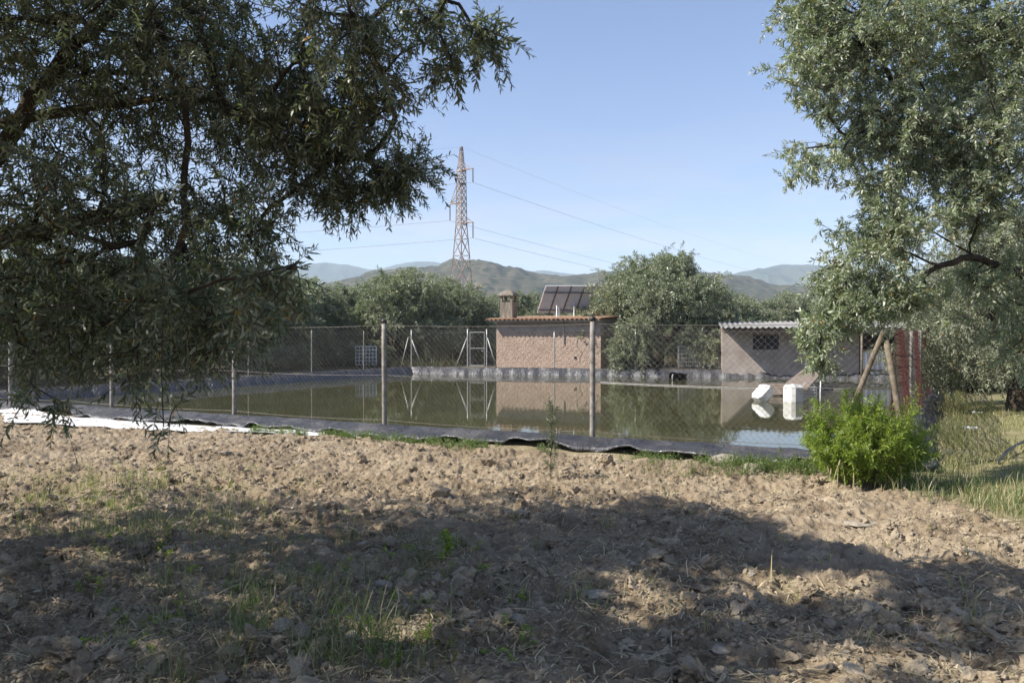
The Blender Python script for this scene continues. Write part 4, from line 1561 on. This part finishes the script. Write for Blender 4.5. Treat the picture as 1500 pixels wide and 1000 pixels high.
# lusher strip by the bush
cs = np.stack([rg.normal(5.3, .42, 90), rg.uniform(8.2, 11.4, 90)], -1)
cs = cs[(sdist(cs[:, 0], cs[:, 1]) > .4)]
o = tuft_field('tall_grass', cs, 26, .09, (.07, .24), (.004, .009), 'grass_green', 42, .45)
tag(o, 'tall green grass between the bush and the path', 'grass')
s_ = rg.uniform(.5, 22, 150)
cs = NRc + s_[:, None] * rt + rg.normal(.62, .16, 150)[:, None] * np.array([rt[1], -rt[0]])
o = tuft_field('rim_grass', cs, 18, .09, (.08, .34), (.004, .009), 'grass', 46, .5)
tag(o, 'ragged grass along the outer edge of the liner by the netting', 'grass')
cs = np.stack([rg.uniform(-26, 34, 1500), rg.uniform(44.5, 62, 1500)], -1)
cs = cs[(sdist(cs[:, 0], cs[:, 1]) > 1.6) & (fbm(cs[:, 0] * .3, cs[:, 1] * .3, 3, 12) > .40)]
hx, hy = cs[:, 0], cs[:, 1]
cs = cs[~((hx > -3) & (hx < 9) & (hy < 49)) & ~((hx > 9) & (hx < 26) & (hy < 46))]
o = tuft_field('undergrowth', cs, 20, .36, (.12, .7), (.02, .05), 'undergrowth', 47, .5)
tag(o, 'dull brownish undergrowth beneath the grove behind the pond', 'undergrowth')
# foreground tufts
fc = [gp(*p) for p in ((352, 850), (330, 800), (372, 862), (300, 910), (480, 945), (520, 975), (560, 960), (440, 985), (500, 900), (545, 925), (330, 968), (255, 992), (600, 990), (395, 935), (470, 880), (655, 812), (420, 868), (455, 960), (575, 985), (380, 900), (350, 940), (535, 990), (490, 985))]
c1 = np.concatenate([np.array(fc)[:, :2] + rg.normal(0, .05, (len(fc), 2)) for _ in range(3)] + [np.array([gp(rg.uniform(180, 640), rg.uniform(790, 995))[:2] for _ in range(40)])])
o = tuft_field('foreground_grass', c1, 11, .075, (.06, .36), (.0025, .0055), 'grass_green', 43, .6)
tag(o, 'thin grass tufts growing in the shaded clods', 'grass')
# sparse grass on the soil at far left and the band before it turns to shade
lx = []
for _ in range(260):
    lx.append(gp(rg.normal(170, 140), rg.uniform(690, 800))[:2])
for _ in range(70):
    lx.append(gp(rg.uniform(0, 1450), rg.uniform(690, 960))[:2])
lx = np.array(lx)
o = tuft_field('sparse_grass', lx, 9, .05, (.05, .22), (.003, .007), 'grass', 44, .5)
tag(o, 'sparse thin grass on the tilled soil', 'grass')


def weeds(name, cen, rg, stems, hr, ll, lw, mat, label, nl=12):
    c = np.repeat(cen, stems, 0)
    n = len(c)
    x = c[:, 0] + rg.normal(0, .05, n)
    y = c[:, 1] + rg.normal(0, .05, n)
    P = np.stack([x, y, gz(x, y) - .01], -1)
    D = nrm(np.stack([rg.normal(0, .32, n), rg.normal(0, .32, n), np.ones(n)], -1))
    L = rg.uniform(*hr, n)
    V, q, tw = sprays(P, D, L, nl, rg, ll, lw, .1, 58, 1., .15)
    mb = MB().add(V, *q)
    for k in range(3):
        mb.wires(tw[:, k], tw[:, k + 1], .0016)
    return tag(mb.build(name, M[mat]), label, 'weeds', None, 'stuff')


s = rg.uniform(13.6, 24.6, 430)
oo = rg.normal(.98, .2, 430)
cen = NLc + s[:, None] * NT + oo[:, None] * NN
cen = cen[fbm(s * .9, s * 0, 3, 15) + rg.uniform(-.1, .1, len(s)) > .45]
weeds('bank_weeds', cen, rg, 6, (.06, .24), .035, .012, 'weed', 'low green weeds growing along the edge of the black liner')
cc = rg.uniform(0, 1, 120)
cen2 = np.stack([rg.normal(3.6, .7, 120), rg.normal(10.75, .28, 120)], -1)
weeds('corner_weeds', cen2[sdist(cen2[:, 0], cen2[:, 1]) > .6], rg, 6, (.08, .3), .035, .01, 'weed', 'straggly weeds round the pale boulders by the bush')
cen3 = np.array([gp(rg.uniform(120, 760), rg.uniform(800, 985))[:2] for _ in range(46)])
weeds('soil_weeds', cen3, rg, 4, (.04, .12), .032, .016, 'bush', 'small broad green seedlings in the shaded soil', 8)


def tall_weed(label, px, py, h, seed, nb=16, mat='weed', grp=None, ll=.03, lw=.009, brl=.16):
    rg = np.random.default_rng(seed)
    b = gp(px, py)
    root = thing('tall_weed', label, 'weed', b, grp)
    t = np.linspace(0, 1, 10)
    st = np.stack([b[0] + .02 * np.sin(t * 5 + seed) * t, b[1] + 0 * t, b[2] - .03 + (h + .03) * t], -1)
    mb = MB().tube(st, np.linspace(.008, .0025, 10), 5)
    f = rg.uniform(.12, .95, nb)
    P = np.stack([np.interp(f, t, st[:, k]) for k in range(3)], -1)
    a = rg.uniform(0, 6.28, nb)
    D = nrm(np.stack([np.cos(a), np.sin(a), rg.uniform(.5, 1.3, nb)], -1))
    L = brl * (1.1 - .6 * f) * rg.uniform(.6, 1.3, nb)
    V, q, tw = sprays(P, D, L, 10, rg, ll, lw, .05, 45, 1.)
    for k in range(3):
        mb.wires(tw[:, k], tw[:, k + 1], .0016)
    mb.build('stem', M['weedstem'], root)
    mobj('leaves', V, q, M[mat], root)


tall_weed('lone spindly weed standing tall on the sunlit soil before the capped post', 807, 702, 1.02, 5, 64, 'olive', None, .045, .014, .22)
tall_weed('small green broad-leaved weed in the shade midway to the lit soil', 652, 830, .2, 6, 12, 'bush', None, .04, .02, .08)
tall_weed('upright leafy weed against the dark liner near the bush', 1143, 678, .3, 8, 10, 'weed', None, .045, .014, .06)


# ------------------------------------------------------------------ clods, pebbles, straw, stones
def ico(sub):
    t = (1 + 5 ** .5) / 2
    V = [[-1, t, 0], [1, t, 0], [-1, -t, 0], [1, -t, 0], [0, -1, t], [0, 1, t], [0, -1, -t], [0, 1, -t], [t, 0, -1], [t, 0, 1], [-t, 0, -1], [-t, 0, 1]]
    Fc = [[0, 11, 5], [0, 5, 1], [0, 1, 7], [0, 7, 10], [0, 10, 11], [1, 5, 9], [5, 11, 4], [11, 10, 2], [10, 7, 6], [7, 1, 8], [3, 9, 4], [3, 4, 2], [3, 2, 6], [3, 6, 8], [3, 8, 9], [4, 9, 5], [2, 4, 11], [6, 2, 10], [8, 6, 7], [9, 8, 1]]
    V = [list(nrm(v)) for v in V]
    for _ in range(sub):
        mid, nf = {}, []
        def m(a, b):
            k = (min(a, b), max(a, b))
            if k not in mid:
                mid[k] = len(V)
                V.append(list(nrm(np.array(V[a]) + np.array(V[b]))))
            return mid[k]
        for a, b, c in Fc:
            x, y, z = m(a, b), m(b, c), m(c, a)
            nf += [[a, x, z], [b, y, x], [c, z, y], [x, y, z]]
        Fc = nf
    return np.array(V), np.array(Fc)


def lump(sub, seed, rough=.35, flat=1.):
    V, f = ico(sub)
    rg = np.random.default_rng(seed)
    d = np.ones(len(V))
    for sc, am in ((1.1, rough), (2.4, rough * .7), (5.0, rough * .6), (9., rough * .4)):
        o = rg.uniform(0, 50, 3)
        d += am * ((vn(V[:, 0] * sc + o[0], V[:, 1] * sc + V[:, 2] * 1.7 * sc + o[1], seed) + vn(V[:, 2] * sc + o[2], V[:, 1] * sc - V[:, 0] * .8 * sc + o[0], seed + 1)) - 1)
    # knock off some facets so that it is angular
    for _ in range(5):
        n = nrm(rg.normal(size=3))
        h = rg.uniform(.6, .85)
        k = V @ n
        d = np.where(k * d > h, h / np.maximum(k, .3), d)
    return V * d[:, None] * np.array([1, 1, flat]), f


def scatter(name, pos, size, mat, sub, label, cat, seed, flat=(.5, .9), rough=.35, sink=.25):
    rg = np.random.default_rng(seed)
    V0 = [lump(sub, seed * 10 + k, rough) for k in range(8)]
    k = rg.integers(0, 8, len(pos))
    Vs, Fs, n = [], [], 0
    for i in range(8):
        s = np.where(k == i)[0]
        if not len(s):
            continue
        v, f = V0[i]
        a = rg.uniform(0, 6.28, len(s))
        fl = rg.uniform(*flat, len(s))
        el = rg.uniform(.75, 1.3, len(s))
        x = v[None, :, 0] * el[:, None]
        y = v[None, :, 1] / el[:, None]
        X = (x * np.cos(a)[:, None] - y * np.sin(a)[:, None]) * size[s][:, None]
        Y = (x * np.sin(a)[:, None] + y * np.cos(a)[:, None]) * size[s][:, None]
        tl = rg.normal(0, .25, len(s))[:, None]
        Z = v[None, :, 2] * size[s][:, None] * fl[:, None] + X * tl
        P = np.stack([X, Y, Z], -1) + pos[s][:, None]
        P[..., 2] += (size[s] * (fl - sink * 2 * fl))[:, None] * .5
        Vs.append(P.reshape(-1, 3))
        Fs.append((np.arange(len(s))[:, None, None] * len(v) + f[None] + n).reshape(-1, 3))
        n += len(s) * len(v)
    o = mobj(name, np.concatenate(Vs), [np.concatenate(Fs)], M[mat])
    return tag(o, label, cat, None, 'stuff')


def soil_points(n, rg, p0=600, p1=1010):
    """scattered over the tilled field, denser near the viewer"""
    d = 3.4 * (19 / 3.4) ** (rg.random(n) ** 1.15)
    x = rg.uniform(-.72, .72, n) * d
    ok = (tilled(x, d) > .4) & (fbm(x * .9, d * .9, 3, 91) + rg.uniform(-.25, .25, n) > .45)
    x, d = x[ok], d[ok]
    return np.stack([x, d, gz(x, d)], -1)


rg = np.random.default_rng(51)
p = soil_points(9000, rg)
p = p[fbm(p[:, 0] * 1.4, p[:, 1] * 1.4, 3, 97) > .47]
scatter('soil_clods', p, .013 + .06 * rg.random(len(p)) ** 4.5, 'clod', 2, 'lumps of dry tilled soil over the whole field', 'soil clods', 61, (.5, .95), .75, .35)
p = soil_points(70000, rg)
scatter('crumbs', p, .006 + .018 * rg.random(len(p)) ** 2.2, 'clod', 0, 'small crumbs of dry soil over the field', 'soil crumbs', 62, (.5, 1.), .5)
p = soil_points(1000, rg)
scatter('gravel', p, .010 + .028 * rg.random(len(p)) ** 3.5, 'stone', 2, 'small pale stones strewn over the soil', 'stones', 63, (.3, .7), .22)

# straw and dry stalks
p = soil_points(34000, rg)
n = len(p)
a = rg.uniform(0, 6.28, n)
h = .03 + .17 * rg.random(n) ** 2.2
l = np.stack([np.cos(a), np.sin(a), rg.normal(.05, .14, n)], -1) * h[:, None]
sd = nrm(np.cross(l, np.array([[0, 0, 1.]]))) * (rg.uniform(.0012, .004, n))[:, None]
b = p + np.array([0, 0, .012])
up = np.array([[0, 0, .002]])
V = np.stack([b - sd, b + sd, b + l * .5 + sd + up * 4, b + l * .5 - sd + up * 4, b + l + sd * .4, b + l - sd * .4], 1)
k = np.arange(n)[:, None] * 6
q = np.concatenate([k + np.array([[0, 1, 2, 3]]), k + np.array([[3, 2, 4, 5]])])
tag(mobj('dry_straw', V.reshape(-1, 3), [q], M['straw']), 'broken bits of dry straw lying over the soil', 'straw', None, 'stuff')

STONES = [
    (1302, 893, .098, 'c', .8, 'biggest lit soil clod casting a shadow near the frame corner'),
    (640, 727, .14, 'c', .6, 'dark earthy clod mound on the shadow edge in mid field'),
    (1060, 676, .24, 's', .62, 'large pale boulder half buried under the liner lip'),
    (1104, 692, .17, 's', .5, 'flat pale rock next to the large pale boulder'),
    (889, 678, .10, 'c', .8, 'brown upright clod below the capped post'),
    (468, 793, .085, 's', .35, 'smooth flat grey stone in the shaded soil'),
    (531, 797, .05, 's', .5, 'small rounded pebble beside the smooth flat grey stone'),
    (755, 932, .05, 's', .95, 'upright blocky stone in a dappled patch of soil'),
    (413, 947, .058, 's', .8, 'round brown stone at the foot of the grass tufts'),
    (441, 951, .062, 's', .75, 'rounded stone touching the round brown one by the grass'),
    (515, 948, .045, 's', .6, 'oval stone half covered by grass blades'),
    (1260, 765, .15, 's', .16, 'thin flat slab lying on the lit soil below the bush'),
    (1058, 957, .085, 's', .3, 'sharp flat stone deep in the shade of the crown'),
    (873, 872, .09, 's', .35, 'long slanted stone in the half shade'),
    (745, 750, .06, 's', .5, 'light grey stone beside the mound of dark earth'),
    (812, 800, .10, 'c', .5, 'broad crumbly clod lit among dark soil'),
    (985, 800, .08, 'c', .7, 'knobbly clod with a lit upper face'),
    (1200, 825, .095, 'c', .55, 'wide pale clod in the band of dappled light'),
    (90, 985, .11, 'c', .6, 'large dark clod in the deepest shade'),
    (1190, 880, .075, 'c', .7, 'rough clod beside the biggest lit clod'),
    (562, 870, .075, 's', .7, 'grey stone tilted against the shaded soil'),
    (330, 672, .085, 's', .5, 'pale stone on the lit soil under hanging twigs'),
    (530, 677, .085, 'c', .8, 'small dark clod standing out on the sunlit soil'),
    (716, 686, .085, 'c', .8, 'lone clod on the sunlit soil before the liner'),
]
for i, (px, py, r, kd, fl, lab) in enumerate(STONES):
    c = gp(px, py)
    V, f = lump(4, 500 + i * 3, .45 if kd == 'c' else .16)
    a = i * 1.7
    el = 1.25 if kd == 's' else 1.05
    X, Y = V[:, 0] * el, V[:, 1] / el
    V = np.stack([X * math.cos(a) - Y * math.sin(a), X * math.sin(a) + Y * math.cos(a), V[:, 2] * fl], -1) * r
    if kd == 'c':
        dn = nrm(V)
        V = V + dn * (.14 * r * (vn(dn[:, 0] * 9 + i, dn[:, 1] * 9 + dn[:, 2] * 7, i) - .5))[:, None]
    V = V + c + [0, 0, r * fl * .45]
    tag(mobj('soil_clod' if kd == 'c' else 'field_stone', V, [f], M['clod' if kd == 'c' else 'stone'], None, kd == 's'), lab, 'soil clod' if kd == 'c' else 'stone')

hp = np.array([gp(1462, 676), gp(1476, 668), gp(1490, 661), gp(1512, 652), gp(1560, 640)])
hp[:, 2] += [.03, .10, .12, .12, .1]
t = np.linspace(0, 4, 24)
hs = np.stack([np.interp(t, range(5), hp[:, k]) for k in range(3)], -1)
tag(MB().tube(hs, .022, 8).build('irrigation_hose', M['blackplastic'], None, True), 'black irrigation hose end lying raised over the grass by the path', 'hose')
for i, (px, py, lab) in enumerate([(1424, 626, 'scrap of white paper on the path, the larger crumpled piece'), (1433, 607, 'smaller scrap of white paper lying higher up the path')]):
    c = gp(px, py)
    g = np.linspace(-1, 1, 7)
    X, Y = np.meshgrid(g * (.14 - .04 * i), g * .09, indexing='ij')
    Z = .05 + .09 * (fbm(X * 14 + i, Y * 14, 2, 3 + i) - .3)
    tag(MB().grid(np.stack([c[0] + X, c[1] + Y, c[2] + Z + .03], -1)).build('paper_scrap', M['white']), lab, 'paper scrap')

# ------------------------------------------------------------------ haze, light, sky, camera
hz = MB().hexa([[-6000, -5000, -3], [6000, -5000, -3], [6000, 5600, -3], [-6000, 5600, -3], [-6000, -5000, 420], [6000, -5000, 420], [6000, 5600, 420], [-6000, 5600, 420]])
m, nt, out = newmat('hazy_air')
pv = N(nt, 'ShaderNodeVolumePrincipled', {'Color': (.72, .87, 1, 1), 'Density': .00023})
nt.links.new(pv.outputs[0], out.inputs['Volume'])
tag(hz.build('haze', m), kind='stuff')

LD = nrm(np.array([1.1, .25, -1.02]))
sun = bpy.data.lights.new('sun', 'SUN')
sun.energy = 5.
sun.angle = R(.53)
sun.color = (1, .945, .86)
so = bpy.data.objects.new('sun', sun)
COL.objects.link(so)
from mathutils import Vector
so.rotation_euler = Vector(LD).to_track_quat('-Z', 'Y').to_euler()
so.location = (-30, -5, 30)

w = bpy.data.worlds.new('World')
S.world = w
w.use_nodes = True
nt = w.node_tree
nt.nodes.clear()
out = nt.nodes.new('ShaderNodeOutputWorld')
sky = N(nt, 'ShaderNodeTexSky', sky_type='NISHITA', sun_disc=False)
sky.sun_elevation = math.asin(-LD[2])
sky.sun_rotation = math.atan2(-LD[0], -LD[1])
sky.air_density, sky.dust_density, sky.ozone_density = 1.0, .4, 2.5
gen = N(nt, 'ShaderNodeTexCoord').outputs['Generated']
sep = N(nt, 'ShaderNodeSeparateXYZ', {0: gen})
cn = noise(nt, N(nt, 'ShaderNodeMapping', {0: gen, 3: (2.2, 2.2, 15)}).outputs[0], 2.1, 5, .55, .6)
cm = ramp(nt, cn, [(.42, 0.), (.70, 1.)])
el = ramp(nt, sep.outputs[2], [(.0, .3), (.12, .5), (.32, 0.)])
f = N(nt, 'ShaderNodeMath', {0: N(nt, 'ShaderNodeMath', {0: cm, 1: el}, operation='MULTIPLY').outputs[0], 1: 1.15}, operation='MULTIPLY').outputs[0]
bw = N(nt, 'ShaderNodeRGBToBW', {0: sky.outputs[0]}).outputs[0]
cl = N(nt, 'ShaderNodeMath', {0: bw, 1: 1.18}, operation='MULTIPLY').outputs[0]
clc = N(nt, 'ShaderNodeCombineColor', {0: cl, 1: cl, 2: N(nt, 'ShaderNodeMath', {0: cl, 1: 1.06}, operation='MULTIPLY').outputs[0]}).outputs[0]
tint = mixc(nt, 1., mixc(nt, f, sky.outputs[0], clc), (.965, .935, 1.07), 'MULTIPLY')
bg = N(nt, 'ShaderNodeBackground', {0: tint, 1: .086})
nt.links.new(bg.outputs[0], out.inputs[0])

cam = bpy.data.cameras.new('camera')
cam.sensor_width = 36
cam.lens = 28
cam.clip_end = 20000
cam.clip_start = .05
cam.dof.use_dof = True
cam.dof.focus_distance = 22
cam.dof.aperture_fstop = 5.6
co = bpy.data.objects.new('camera', cam)
COL.objects.link(co)
co.location = (0, 0, CZ)
co.rotation_euler = (R(90) - math.atan(10 / F), 0, 0)
S.camera = co
S.view_settings.view_transform = 'Standard'
S.view_settings.look = 'None'
S.view_settings.exposure = .93
S.view_settings.gamma = 1
S.cycles.use_denoising = True
S.cycles.max_bounces = 7
S.cycles.diffuse_bounces = 3
S.cycles.glossy_bounces = 3
S.cycles.transmission_bounces = 3
S.cycles.volume_bounces = 1
S.cycles.sample_clamp_indirect = 6
